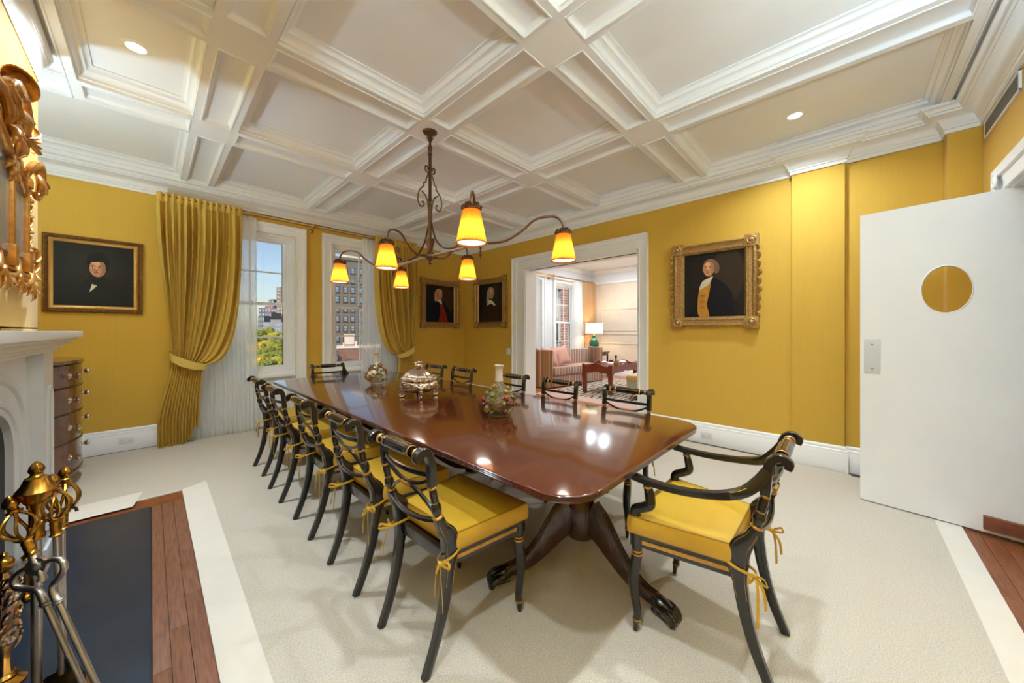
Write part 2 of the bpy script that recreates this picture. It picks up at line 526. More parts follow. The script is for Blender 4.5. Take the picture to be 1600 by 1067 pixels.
# ceiling: panels, coffer mouldings, beams with sunk panels
ceiling = struct('ceiling', MB().box((-1.45, YB - 0.2, ZC + 0.002), (XW + 0.25, YW + 0.28, ZC + 0.09)), M['ceiling'])
CX_ = [(-0.356, 0.242), (0.535, 1.559), (1.858, 2.89), (3.208, 4.357)]
CY_ = [(-0.51, 1.145), (1.441, 2.506), (2.802, 3.874), (4.187, 5.562)]
COF = [(.0015, ZS + .0004), (.0015, ZS + .022), (.010, ZS + .026), (.010, ZS + .04), (.016, ZS + .052), (.03, ZS + .066), (.046, ZS + .072), (.05, ZS + .084), (.06, ZS + .096), (.075, ZS + .10), (.075, ZC)]
for j, (y0, y1) in enumerate(CY_):
    for i, (x0, x1) in enumerate(CX_):
        if i == 0 and j == 3: x0 = -1.1
        obj('coffer_moulding', MB().rings(rect_frame(x0, x1, y0, y1, COF)), M['ceiling'], ceiling)
        obj('coffer_panel', MB().box((x0 + .074, y0 + .074, ZC - .002), (x1 - .074, y1 - .074, ZC + .003)), M['ceiling'], ceiling)
SUNK = [(0, 0), (0.001, -.004), (.006, -.006), (.012, -.003), (.014, .012), (.022, .022), (.034, .030)]
def beam(x0, x1, y0, y1, along, panel=True):
    """soffit cell with a sunk panel; along = 'x' or 'y'"""
    q = MB()
    if not panel:
        q.box((x0, y0, ZS), (x1, y1, ZC)); return obj('beam', q, M['ceiling'], ceiling)
    a, b = (0.044, 0.004) if along == 'y' else (0.004, 0.044)
    px0, px1, py0, py1 = x0 + a, x1 - a, y0 + b, y1 - b
    outer = [(x0, y0, ZS), (x1, y0, ZS), (x1, y1, ZS), (x0, y1, ZS)]
    rr = [outer] + rect_frame(px0, px1, py0, py1, [(d, ZS + h) for d, h in SUNK])
    q.rings(rr, cap1=True)
    q.rings([[(p[0], p[1], ZC) for p in outer], outer])
    return obj('beam', q, M['ceiling'], ceiling)
bx = [(CX_[0][1], CX_[1][0]), (CX_[1][1], CX_[2][0]), (CX_[2][1], CX_[3][0])]
by = [(CY_[0][1], CY_[1][0]), (CY_[1][1], CY_[2][0]), (CY_[2][1], CY_[3][0])]
for x0, x1 in bx:                                   # beams running to the windows
    for y0, y1 in CY_: beam(x0, x1, y0, y1, 'y')
    for y0, y1 in by: obj('beam_crossing', MB().box((x0, y0, ZS), (x1, y1, ZC)), M['ceiling'], ceiling)
for y0, y1 in by:                                   # beams running along the windows
    for i, (x0, x1) in enumerate(CX_):
        beam(x0, x1, y0, y1, 'x')
for y0, y1 in CY_[:3]: beam(-0.656, -0.356, y0, y1, 'y')
for y0, y1 in by: beam(-0.656, -0.356, y0, y1, 'y', y1 > 4)
beam(-1.3, -0.656, 3.874, 4.187, 'x')
obj('beam', MB().box((-1.3, YB, ZS), (-0.656, 3.874, ZC)), M['ceiling'], ceiling)
beam(-0.356, 4.357, -0.80, -0.51, 'x')
obj('beam', MB().box((4.357, YB, ZS), (XW + .02, YW, ZC)).box((-1.3, 5.562, ZS), (4.357, YW + .02, ZC)).box((-1.3, 4.187, ZS), (-1.1, 5.562, ZC)), M['ceiling'], ceiling)

# crown
CR = [(0, 2.855), (.014, 2.855), (.014, 2.884), (.022, 2.888), (.022, 2.902), (.030, 2.908), (.034, 2.922), (.044, 2.944), (.062, 2.964), (.086, 2.978), (.108, 2.984), (.108, 2.996), (.122, 3.0), (.126, 3.016), (.138, 3.026), (.15, 3.032), (.15, 3.052), (0, 3.052)]
room = [(BX1 - 0.3, BY1), (BX0, BY1), (BX0, YW), (XW, YW), (XW, PIL[0][1]), (PIL[0][2], PIL[0][1]), (PIL[0][2], PIL[0][0]), (XW - .01, PIL[0][0]), (XW - .01, PIL[1][1]), (PIL[1][2], PIL[1][1]), (PIL[1][2], YB), (BX0, YB)]
right_first = room[2:][::-1]
# walk so that the room lies on the left
crown = struct('trim_1', sweep(MB(), [(BX0, YB), (PIL[1][2], YB), (PIL[1][2], PIL[1][1]), (XW - .01, PIL[1][1]), (XW - .01, PIL[0][0]), (PIL[0][2], PIL[0][0]), (PIL[0][2], PIL[0][1]), (XW, PIL[0][1]), (XW, YW), (BX0, YW), (BX0, BY1)], CR), M['ceiling'])
crown['label'] = 'white stepped crown moulding under the coffered ceiling'
struct('trim_2', sweep(MB(), [(BX0, BY1), (BX1, BY1), (BX1, BY0), (BX0, BY0)], [(d * 0.36, z) for d, z in CR]), M['ceiling'])

# baseboards
BB = [(0, FL), (.024, FL), (.024, .165), (.020, .172), (.020, .190), (.012, .198), (.014, .212), (.008, .226), (0, .232)]
struct('baseboard_right', sweep(sweep(MB(), [(PIL[1][2], PIL[1][1]), (XW - .01, PIL[1][1]), (XW - .01, PIL[0][0]), (PIL[0][2], PIL[0][0]), (PIL[0][2], PIL[0][1]), (XW, PIL[0][1]), (XW, OP[0] - .13)], BB), [(XW, OP[1] + .27), (XW, YW), (WIN[1][1] + .135, YW)], BB), M['white'])
struct('baseboard_window', sweep(sweep(MB(), [(WIN[0][0] - .135, YW), (BX0, YW), (BX0, BY1), (BX1 - .02, BY1)], BB), [(WIN[1][0] - .134, YW), (WIN[0][1] + .135, YW)], BB), M['white'])
struct('baseboard_rear', sweep(MB(), [(DX1 + .13, YB), (PIL[1][2], YB), (PIL[1][2], PIL[1][1])], BB), M['white'])

# opening to the living room: casing and jamb
q = MB()
def casing_prof(w, t):   # (across from opening, depth)
    return [(0, 0.0), (0, .022), (.012, .026), (.02, .02), (w * .62, .026), (w * .66, .040), (w * .9, .046), (w * .94, t), (w, t), (w, 0)]
def casing_rect(mb, y0, y1, z1, wl, wr, wt, t, fr, z0=FL):
    """three-sided casing; fr(u, z, d) maps to the world"""
    pl, pr_, pt = casing_prof(wl, t), casing_prof(wr, t), casing_prof(wt, t)
    k = len(pl)
    rows = [[fr(y0 - pl[i][0], z0, pl[i][1]) for i in range(k)], [fr(y0 - pl[i][0], z1 + pt[i][0], pl[i][1]) for i in range(k)],
            [fr(y1 + pr_[i][0], z1 + pt[i][0], pr_[i][1]) for i in range(k)], [fr(y1 + pr_[i][0], z0, pr_[i][1]) for i in range(k)]]
    vs = [p for r in rows for p in r]
    fs = [(a * k + i, (a + 1) * k + i, (a + 1) * k + i + 1, a * k + i + 1) for a in range(3) for i in range(k - 1)]
    mb.add(vs, fs, 0)
    mb.add(rows[0], [list(range(k))]); mb.add(rows[3], [list(range(k))])
casing_rect(q, OP[0], OP[1], OP[2], .13, .27, .195, .06, lambda u, z, d: (XW - d, u, z))
q.box((XW - .002, OP[1] - .02, FL), (XW + .26, OP[1] + .003, OP[2])).box((XW - .002, OP[0] - .003, FL), (XW + .26, OP[0] + .02, OP[2])).box((XW - .002, OP[0], OP[2] - .02), (XW + .26, OP[1], OP[2] + .003))
struct('trim_3', q, M['white'])
obj('track_slot', MB().box((XW + .10, OP[0] + .02, OP[2] - .024), (XW + .125, OP[1] - .02, OP[2] - .018)), M['dark'], bpy.data.objects['trim_3'])

# windows
def window(n, x0, x1):
    q = MB()
    casing_rect(q, x0, x1, WZ1, .135, .135, .135, .04, lambda u, z, d: (u, YW - d, z))
    # stepped jamb lining
    for a, b, dy in ((0, .028, .02), (.028, .05, .06), (.05, .075, .10)):
        q.box((x0 + a - .001, YW + dy, .60), (x0 + b, YW + .26, WZ1)); q.box((x1 - b, YW + dy, .60), (x1 - a + .001, YW + .26, WZ1))
        q.box((x0 + b, YW + dy, WZ1 - b), (x1 - b, YW + .26, WZ1 - a + .001))
    w = struct('window_%d' % n, q, M['white'])
    obj('sill', MB().bbox((x0 + .001, YW - .02, .66), (x1 - .001, YW + .24, .70), .006).box((x0 + .03, YW + .02, .70), (x1 - .03, YW + .22, .735)), M['white'], w)
    pz = MB().box((x0 + .001, YW + .08, FL), (x1 - .001, YW + .1, .66))
    pz.rings([[(p[0], YW + .08 - p[2], p[1]) for p in r] for r in rect_frame(x0 + .08, x1 - .08, .24, .60, [(0, 0), (0, .016), (.02, .022), (.03, .006), (.034, .006)])], cap1=True)
    pz.box((x0 + .001, YW + .055, FL), (x1 - .001, YW + .085, .17))
    obj('under_panel', pz, M['white'], w)
    gx0, gx1 = x0 + .075, x1 - .075
    for nm, y, z0, z1 in (('upper_sash', YW + .175, 1.665, 2.59), ('lower_sash', YW + .135, .735, 1.70)):
        s = MB()
        st, rl = .045, .045
        s.bbox((gx0, y, z0), (gx0 + st, y + .038, z1), .003).bbox((gx1 - st, y, z0), (gx1, y + .038, z1), .003)
        s.bbox((gx0 + st, y, z1 - (.04 if nm[0] == 'l' else rl)), (gx1 - st, y + .038, z1), .003)
        s.bbox((gx0 + st, y, z0), (gx1 - st, y + .038, z0 + (.04 if nm[0] == 'u' else .075)), .003)
        so = obj(nm, s, M['white'], w)
        mx = (gx0 + gx1) / 2; mz = (z0 + z1) / 2
        mm = MB().bbox((mx - .010, y + .006, z0 + .03), (mx + .010, y + .032, z1 - .03), .003)
        obj('muntin', mm, M['white'], so)
        obj('muntin', MB().bbox((gx0 + st, y + .006, mz - .010), (gx1 - st, y + .032, mz + .010), .003), M['white'], so)
        for a, b in ((gx0 + st, mx - .01), (mx + .01, gx1 - st)):
            for c, d in ((z0 + .04, mz - .01), (mz + .01, z1 - .04)):
                obj('pane', MB().box((a, y + .018, c), (b, y + .021, d)), M['pane'], so)
    obj('sash_lock', MB().bbox(((gx0 + gx1) / 2 - .03, YW + .14, 1.70), ((gx0 + gx1) / 2 + .03, YW + .17, 1.715), .004), M['brass'], w)
window(1, *WIN[0]); window(2, *WIN[1])

# swing door
D0 = Vector((3.806, -0.068)); Dd = (Vector((3.725, -0.625)) - D0).normalized()
ang = atan2(Dd.y, Dd.x)
door = thing('door_1', 'white swing door with an oval porthole standing open', None, (D0.x, D0.y, 0), ang)
door['kind'] = 'structure'
# local frame: +x along the leaf from the free edge to the hinge, room (camera) side is -y
LW, LT, LZ0, LZ1 = 0.84, 0.042, 0.008, 2.19
q = MB(); NS = 48; pc = (0.416, 1.583); pr_ = 0.158; pw_ = 0.108
def rim(k):   # square outline point facing angle
    w = 2 * pi * k / NS; return (pc[0] + pw_ * cos(w), pc[1] + pr_ * sin(w))
outl = []
for k in range(NS):
    w = 2 * pi * k / NS; cx, cz = cos(w), sin(w)
    tx = ((LW - pc[0]) / cx if cx > 1e-9 else (-pc[0] / cx if cx < -1e-9 else 1e9)); tz = ((LZ1 - pc[1]) / cz if cz > 1e-9 else ((LZ0 - pc[1]) / cz if cz < -1e-9 else 1e9))
    t = min(tx, tz); outl.append([pc[0] + t * cx, pc[1] + t * cz])
for cxn, czn in ((0, LZ0), (LW, LZ0), (0, LZ1), (LW, LZ1)):
    k = min(range(NS), key=lambda i: (outl[i][0] - cxn) ** 2 + (outl[i][1] - czn) ** 2); outl[k] = [cxn, czn]
A = [(p[0], 0, p[1]) for p in outl]; B_ = [(*[rim(k)[0]], 0, rim(k)[1]) for k in range(NS)]
C_ = [(p[0], LT, p[2]) for p in B_]; D_ = [(p[0], LT, p[2]) for p in A]
q.rings([A, B_, C_, D_, A])
leaf = obj('door_leaf', q, M['white'], door)
bevel = MB().tube([(pc[0] + (pw_ + .003) * cos(2 * pi * k / 48), -0.001, pc[1] + (pr_ + .004) * sin(2 * pi * k / 48)) for k in range(49)], .0035, 6, cap=False)
obj('porthole_rim', bevel, M['white'], door)
pane_pts = [(pc[0] + (pw_ + .001) * cos(2 * pi * k / 48), pc[1] + (pr_ + .001) * sin(2 * pi * k / 48)) for k in range(48)]
obj('porthole_pane', MB().prism(pane_pts, .019, .023, axis='y'), M['pane'], door)
pp = MB().bbox((.021, -.006, .980), (.109, 0.002, 1.243), .004)
pushp = obj('push_plate', pp, mat('clear_acrylic_plate', (214, 214, 212), 0.15, var=0.005), door)
for z in (1.20, 1.02):
    obj('screw', MB().lathe([(.009, 0), (.008, .004), (.004, .006)], 12, c=(.066, -.005, z), axis=(0, -1, 0)), M['steel'], pushp)
obj('kick_block', MB().bbox((.565, -.03, .035), (.835, 0.001, .118), .004), mat('brown_block', (118, 66, 42), .5, rgb2=(138, 80, 52), vscale=20), door)
q = MB()
casing_rect(q, DX0, DX1, DZ, .13, .13, .14, .05, lambda u, z, d: (u, YB + d, z))
q.box((DX0 - .001, YB - .14, FL), (DX0 + .02, YB + .001, DZ)).box((DX1 - .02, YB - .14, FL), (DX1 + .001, YB + .001, DZ)).box((DX0, YB - .14, DZ - .02), (DX1, YB + .001, DZ + .001))
for xx in (DX0 - .065, DX1 + .065):
    q.lathe([(.05, 0), (.05, .006), (.038, .010), (.030, .004), (.018, .012), (.006, .014)], 24, c=(xx, YB + .044, DZ + .07), axis=(0, 1, 0))
struct('trim_4', q, M['white'])

# ceiling vent on the rear wall
vent = thing('air_vent', 'long grey slotted air vent high on the yellow rear wall', 'vent', (3.545, YB, 2.78))
fz0, fz1 = -.066, .112
q = MB(); W_ = .735
for a, b in (((0, 0, fz0), (W_, .012, fz0 + .014)), ((0, 0, fz1 - .062), (W_, .012, fz1 - .048)), ((0, 0, fz0), (.014, .012, fz1 - .048)), ((W_ - .014, 0, fz0), (W_, .012, fz1 - .048))): q.bbox(a, b, .002)
obj('vent_frame', q, M['plate'], vent)
obj('vent_back', MB().box((.01, .001, fz0 + .01), (W_ - .01, .003, fz1 - .055)), M['dark'], vent)
for k in range(9):
    z = fz0 + .019 + k * .0105
    obj('slat', MB().box((.014, .004, z), (W_ - .014, .010, z + .0045)), M['grille'], vent)

# recessed lamps
def downlight(x, y, label, watts=None, z=ZC, group=None, visible=True):
    if visible:
        t = thing('recessed_light', label, 'ceiling light', (x, y, z))
        if group: t['group'] = group
        obj('trim_ring', MB().lathe([(.046, -.001), (.050, -.006), (.066, -.006), (.075, -.003), (.076, .001)], 32), M['white'], t)
        obj('lens', MB().lathe([(.001, -.0025), (.047, -.0025), (.047, .002)], 24), M['lamp_on'], t)
    L = bpy.data.lights.new('lamp_or_fill_light', 'AREA'); L.shape = 'DISK'; L.size = .10; L.energy = watts if watts is not None else DOWN_W; L.color = LAMP_COL; L.spread = radians(140)
    o = bpy.data.objects.new('lamp_or_fill_light', L); COL.objects.link(o); o.location = (x, y, z - .012)
downlight(-.066, 3.36, 'round recessed ceiling lamp in the coffer above the chimney breast', DOWN_W * 1.7)
downlight(3.86, .33, 'round recessed ceiling lamp in the coffer above the swing door')
downlight(-.06, .33, '', visible=False); downlight(1.05, .33, '', visible=False); downlight(2.37, .3, '', visible=False)  # unseen ceiling lamps added to light the room, no fittings built

# sockets and switch
def socket(loc, rotz, label):
    t = thing('wall_socket', label, 'outlet', loc, rotz)
    obj('face_plate', MB().bbox((-.058, -.006, -.036), (.058, .0, .036), .003), M['plate'], t)
    for s in (-.026, .026):
        o_ = obj('outlet', MB().bbox((s - .019, -.009, -.017), (s + .019, -.005, .017), .003), M['plate'], t)
        obj('slots', MB().box((s - .010, -.0095, .002), (s - .007, -.0088, .011)).box((s + .007, -.0095, .002), (s + .010, -.0088, .011)).box((s - .003, -.0095, -.011), (s + .003, -.0088, -.005)), M['slot'], o_)
socket((XW - .024, 1.181, .092), -pi / 2, 'white double socket on the baseboard behind the armchair')
socket((-.18, YW - .024, .103), 0, 'white double socket on the baseboard left of the drape')
t = thing('light_switch', 'square white light switch beside the living room opening', 'switch', (XW, 4.42, .93), -pi / 2)
obj('switch_plate', MB().bbox((-.055, -.007, -.058), (.055, 0, .058), .003), M['plate'], t)
obj('rocker', MB().bbox((-.018, -.011, -.034), (.018, -.006, .034), .003), M['plate'], t)

# rug
RB = .13
rug = thing('area_rug', 'large cream woven rug with a smooth pale border under the dining table', 'rug', (0, 0, 0))
out = [(-.42, -.54), (4.36, -.54), (4.36, -.02), (4.40, -.02), (4.40, 5.62), (-1.15, 5.62), (-1.15, 3.925), (.185, 3.925), (.185, .70), (-.42, .70)]
obj('rug_field', MB().prism(out, FL + .0005, -.0002), M['carpet'], rug)
def strip(pts): return obj('rug_border', MB().prism(pts, FL + .002, .0008), M['carpet_border'], rug)
strip([(.18, .70), (.31, .83), (.335, 3.80), (.335, 4.02), (.18, 3.93)])
strip([(-.42, -.545), (4.362, -.545), (4.26, -.43), (-.30, -.43)])
strip([(-1.15, 3.92), (.18, 3.92), (.18, 3.935), (-1.15, 3.935)])
# turned-back scrap of rug by the hearth corner
fl = MB().grid(lambda u, v: (-.42 + .33 * u + .05 * v, 3.80 + .30 * v, .004 + .012 * sin(pi * v) * (1 - u)), 8, 8)
tag(obj('rug_flap', fl, M['carpet_border']), 'small cream rug scrap lying over the planks at the hearth corner', 'rug')
# ================================================================== dining table
TX0, TX1, TY0, TY1, TZ = 0.958, 2.372, 0.638, 4.815, 0.73
table = thing('dining_table', 'long glossy mahogany dining table with rounded corners and reeded edge', 'table', (1.664, 2.73, 0))
def table_section(y0, y1, rnear, rfar):
    x0, x1 = TX0 - 1.664, TX1 - 1.664; y0 -= 2.73; y1 -= 2.73
    pts = []   # (x, y, nx, ny)
    def corner(cx, cy, a0, r):
        for k in range(9):
            a = a0 + pi / 2 * k / 8; pts.append((cx + r * cos(a), cy + r * sin(a), cos(a), sin(a)))
    if rnear: corner(x0 + rnear, y0 + rnear, pi, rnear); corner(x1 - rnear, y0 + rnear, 1.5 * pi, rnear)
    else: pts.append((x0, y0 + .0006, -1, 0)); pts.append((x1, y0 + .0006, 1, 0))
    if rfar: corner(x1 - rfar, y1 - rfar, 0, rfar); corner(x0 + rfar, y1 - rfar, .5 * pi, rfar)
    else: pts.append((x1, y1 - .0006, 1, 0)); pts.append((x0, y1 - .0006, -1, 0))
    prof = [(.007, TZ), (.003, TZ - .001), (.0, TZ - .004), (.0, TZ - .008), (.004, TZ - .0095), (.001, TZ - .012), (.001, TZ - .016), (.005, TZ - .0175), (.002, TZ - .020), (.002, TZ - .024), (.006, TZ - .0255), (.004, TZ - .028), (.012, TZ - .034), (.03, TZ - .036)]
    q = MB()
    q.rings([[(x - nx * d, y - ny * d, z) for x, y, nx, ny in pts] for d, z in prof], cap0=True, cap1=True)
    return q
for a, b, rn, rf in ((TY0, 1.447, .17, 0), (1.447, 2.04, 0, 0), (2.04, 3.41, 0, 0), (3.41, TY1, 0, .17)):
    obj('table_top' if rn or rf else 'table_leaf', table_section(a, b, rn, rf), [M['mahogany']], table)
for y in (1.15, 1.62, 2.35, 3.1, 3.7):
    bb = MB()
    n = 14
    prof = [(-.66 + 1.32 * k / n, TZ - .036 - (.045 * min(1, 3.2 * min(k, n - k) / n))) for k in range(n + 1)]
    bb.prism([(p[0], p[1]) for p in prof] + [(.66, TZ - .034), (-.66, TZ - .034)], y - 2.73 - .02, y - 2.73 + .02, axis='y')
    obj('bearer', bb, M['mahogany_dark'], table)
for x in (-.45, .45): obj('side_rail', MB().bbox((x - .015, -1.9, TZ - .10), (x + .015, 1.9, TZ - .036), .003), M['mahogany_dark'], table)
def pedestal(cx, cy, a0):
    q = MB()
    q.lathe([(.03, .175), (.055, .185), (.074, .195), (.078, .205), (.078, .40), (.070, .412), (.078, .422), (.078, .44), (.066, .45), (.060, .46), (.058, .55), (.062, .575), (.070, .585), (.072, .605), (.060, .615), (.072, .63), (.074, .65), (.064, .66), (.09, .68), (.16, .694)], 32)
    o = obj('pedestal_column', q, M['mahogany_dark'], table, (cx - 1.664, cy - 2.73, 0))
    prof = [(.052, .315, .19), (.095, .290, .165), (.145, .245, .130), (.205, .180, .098), (.275, .118, .075), (.345, .079, .058), (.415, .062, .05)]
    for k in range(3):
        a = a0 + 2 * pi * k / 3; d = Vector((cos(a), sin(a), 0)); w = Vector((-sin(a), cos(a), 0))
        path = catmull([(d.x * r, d.y * r, z) for r, z, _ in prof], 4)
        hh = lerp_list([p[2] for p in prof], len(path))
        L = MB().bar(path, lerp_list([.06, .058, .055, .05, .045, .042, .04], len(path)), hh, wdir=w)
        for s in (-.016, 0, .016):       # reeding along the back of the leg
            rp = []
            for i, p in enumerate(path):
                t = (Vector(path[min(i + 1, len(path) - 1)]) - Vector(path[max(i - 1, 0)])).normalized(); up = w.cross(t); up = up if up.z > 0 else -up
                rp.append(tuple(Vector(p) + up * hh[i] * .5 + w * s))
            L.tube(rp, .006, 6)
        leg = obj('sabre_leg', L, M['mahogany_dark'], table, (cx - 1.664, cy - 2.73, 0))
        P = MB()
        P.M = Matrix.Rotation(a, 4, 'Z')
        P.tube([(.395, 0, .066), (.425, 0, .058), (.45, 0, .052), (.475, 0, .042)], [.03, .038, .036, .03], 10)
        for t_, off in ((-1, -.03), (0, -.011), (1, .011), (2, .03)):
            P.tube(catmull([(.43, off * .8, .058), (.465, off * 1.05, .052), (.492, off * 1.15, .034), (.499, off * 1.15, .018), (.49, off * 1.15, .012)], 3), lerp_list([.013, .018, .019, .016, .010], 13), 8)
            P.tube([(.495, off * 1.15, .018), (.510, off * 1.15, .008), (.512, off * 1.15, .002)], [.006, .004, .001], 6)
        P.tube([(.40, 0, .026), (.46, 0, .026), (.49, 0, .022)], [.02, .028, .02], 8, squash=(1.2, .8))
        obj('paw_foot', P, M['ebony'], leg)
pedestal(1.63, 1.05, radians(-92))
pedestal(1.66, 2.73, radians(90))
pedestal(1.66, 4.42, radians(90))

# ================================================================== chairs
def build_chair(arms):
    """local frame: sitter faces +x, origin on the floor under the seat"""
    hw = .265 if arms else .24          # front half width
    rw = .192 if arms else .182         # rear half width (posts)
    tag_ = 'armchair' if arms else 'side_chair'
    root = thing(tag_, '', 'armchair' if arms else 'chair')
    # rear posts
    for s in (-1, 1):
        y = s * rw
        pts = [(-.248, y * .93, .0), (-.200, y * .95, .12), (-.166, y * .98, .25), (-.148, y, .37), (-.140, y, .445), (-.152, y, .505), (-.180, y * .99, .548), (-.196, y * .98, .585)]
        path = catmull(pts, 4)
        D = lerp_list([.030, .034, .040, .046, .075, .066, .042, .034], len(path))
        q = MB().bar(path, lerp_list([.026, .028, .03, .032, .034, .034, .032, .030], len(path)), D)
        leg = obj('rear_leg', q, M['ebony'], root)
        for sx in (-.36, .36):
            gp = []
            for i, p in enumerate(path[10:27]):
                t = (Vector(path[min(i + 11, len(path) - 1)]) - Vector(path[i + 9])).normalized(); n = Vector((0, 1, 0)).cross(t)
                gp.append(tuple(Vector(p) + n * D[i + 10] * sx + Vector((0, s * .0162, 0))))
            obj('gilt_line', MB().tube(gp, .0013, 4), M['gilt'], leg)
        # turned stile above the knee
        ax = Vector((-.225 + .196, 0, .135)).normalized()
        L = .138
        prof = [(.015, 0), (.020, .004), (.020, .010), (.013, .014), (.018, .024), (.021, .040), (.019, .056), (.013, .066), (.016, .072), (.014, .080), (.0155, .105), (.013, .120), (.012, .124), (.017, .128), (.017, .134), (.013, L)]
        mis = [1, 1, 1] + [0] * 4 + [1] + [0] * 4 + [1, 1, 1]
        st = obj('stile', MB().lathe(prof, 14, mis=mis, c=(-.196, y * .98, .583), axis=ax), [M['ebony'], M['gilt']], root)
        sc = catmull([(-.223, y * .98, .715), (-.228, y * .98, .765), (-.232, y * .98, .810), (-.246, y * .98, .845), (-.270, y * .98, .856), (-.291, y * .98, .842), (-.288, y * .98, .822)], 5)
        obj('scroll', MB().bar(sc, .030, lerp_list([.030, .030, .030, .030, .030, .028, .022], len(sc))), M['ebony'], st)
    # back: roll-top rail, slim rail, swag, tablet, arch, lower rail
    Lr = rw - .016
    prof = [(.016, -Lr), (.021, -Lr + .006), (.021, -Lr + .02), (.012, -Lr + .026), (.019, -Lr + .034), (.014, -Lr + .05), (.016, -Lr + .075), (.021, -.102), (.023, -.097), (.021, -.092), (.0235, -.06), (.0245, 0)]
    prof = prof + [(r, -h) for r, h in prof[-2::-1]]
    n = len(prof) - 1
    mis = [0] * n
    for i in (2, 3, 7, 8): mis[i] = 1; mis[n - 1 - i] = 1
    tr = obj('top_rail', MB().lathe(prof, 16, mis=mis, c=(-.262, 0, .838), axis=(0, 1, 0)), [M['ebony'], M['gilt']], root)
    for a in (.35, 1.2, 2.0):
        obj('gilt_line', MB().tube([(-.262 + .0248 * cos(a), -.085, .838 + .0248 * sin(a)), (-.262 + .0252 * cos(a), .085, .838 + .0252 * sin(a))], .0014, 4), M['gilt'], tr)
    def bowed(z0, z1, sag, w, d, x0, x1, name, bow=.03, power=2):
        pts = []
        for k in range(17):
            t = -1 + 2 * k / 16
            f = 1 - abs(t) ** power
            z = z0 + (z1 - z0) * f
            x = x0 + (x1 - x0) * f - bow * (1 - t * t)
            pts.append((x, t * (rw - .004), z))
        return obj(name, MB().bar(pts, w, d, wdir=(0, 0, 1) if name == 'slim_rail' else (1, 0, 0)), M['ebony'], root)
    bowed(.758, .752, 0, .020, .012, -.226, -.226, 'slim_rail', .024)
    bowed(.744, .688, 0, .013, .013, -.222, -.206, 'swag', .02, 2)
    bowed(.585, .674, 0, .013, .013, -.196, -.200, 'arch', .018, 2)
    bowed(.575, .552, 0, .020, .014, -.194, -.190, 'lower_rail', .024)
    tb = MB().bbox((-.240, -.03, .674), (-.216, .03, .688), .003)
    for yy in (-.02, .02): tb.ball((-.228, yy, .681), .011, 0)
    obj('tablet', tb, M['gilt'], root)
    # seat frame
    x0, x1, z0, z1 = -.15, .245, .375, .425
    q = MB()
    def side(s):
        q.add([(x0, s * rw, z0), (x1, s * hw, z0), (x1, s * (hw - .03), z0), (x0, s * (rw - .03), z0), (x0, s * rw, z1), (x1, s * hw, z1), (x1, s * (hw - .03), z1), (x0, s * (rw - .03), z1)],
              [(0, 1, 2, 3), (4, 5, 6, 7), (0, 1, 5, 4), (1, 2, 6, 5), (2, 3, 7, 6), (3, 0, 4, 7)])
    side(-1); side(1)
    q.bbox((x1 - .03, -hw, z0), (x1, hw, z1), .004); q.bbox((x0, -rw, z0), (x0 + .028, rw, z1), .003)
    q.box((x0 + .01, -rw + .01, z1 - .012), (x1 - .02, rw - .01, z1 - .003))
    fr = obj('seat_frame', q, M['ebony'], root)
    for s in (-1, 1):
        a, b = Vector((x0 + .03, s * (rw + .0045), .4)), Vector((x1 - .05, s * (hw - .0065), .4))
        obj('gilt_band', MB().bar([a, b], .003, .016, wdir=(0, 1, 0)), M['gilt'], fr)
    obj('gilt_band', MB().bar([(x1 + .001, -hw + .05, .4), (x1 + .001, hw - .05, .4)], .003, .016, wdir=(1, 0, 0)), M['gilt'], fr)
    # front legs
    for s in (-1, 1):
        y = s * (hw - .020); x = x1 - .022
        pts = [(x, y, .425), (x, y, .37), (x, y, .345), (x, y, .33), (x + .010, y, .27), (x + .016, y, .21), (x + .008, y, .14), (x - .002, y, .08), (x, y, .058), (x + .002, y, .05), (x + .004, y, .046), (x + .008, y, .0)]
        rad = [.024, .022, .017, .022, .025, .022, .018, .0165, .015, .017, .013, .009]
        path = catmull(pts, 3); R = lerp_list(rad, len(path))
        q = MB().tube(path, R, 12)
        fl = obj('front_leg', q, M['ebony'], root)
        for z, r in ((.352, .0215), (.338, .0225), (.054, .0175)): obj('gilt_ring', MB().tube([(x, y, z - .003), (x, y, z + .003)], r + .0012, 14), M['gilt'], fl)
    # cushion
    cz0, cz1 = .428, .502
    bm = bmesh.new()
    nu, nv = 14, 14
    def cu(u, v, top):
        xx = -.118 + .368 * u; w = (rw + .012) + (hw - rw - .006) * u
        yy = (2 * v - 1) * w
        bulge = .006 * (1 - (2 * u - 1) ** 4) * (1 - (2 * v - 1) ** 4)
        return (xx, yy, (cz1 + bulge) if top else cz0)
    q = MB()
    q.grid(lambda u, v: cu(u, v, True), nu, nv); q.grid(lambda u, v: cu(u, v, False), nu, nv)
    per = [(k / nu, 0) for k in range(nu)] + [(1, k / nv) for k in range(nv)] + [(1 - k / nu, 1) for k in range(nu)] + [(0, 1 - k / nv) for k in range(nv)]
    R = []
    cen = Vector((.066, 0, 0))
    for f, z in ((0, cz0), (.006, cz0 + .012), (.008, (cz0 + cz1) / 2), (.006, cz1 - .012), (0, cz1)):
        ring = []
        for u, v in per:
            p = Vector(cu(u, v, True)); d = Vector((p.x - cen.x, p.y, 0)).normalized(); ring.append((p.x + d.x * f, p.y + d.y * f, z))
        R.append(ring)
    q.rings(R, smooth=True)
    cush = obj('cushion', q, M['cushion'], root)
    q = MB()
    for z in (cz1 - .001, cz0 + .003):
        loop = [Vector(cu(u, v, True)) for u, v in per]; loop = [(p.x * 1.0 + .0, p.y, z) for p in loop] + [(loop[0].x, loop[0].y, z)]
        q.tube(loop, .0032, 6, cap=False)
    obj('piping', q, M['piping'], cush)
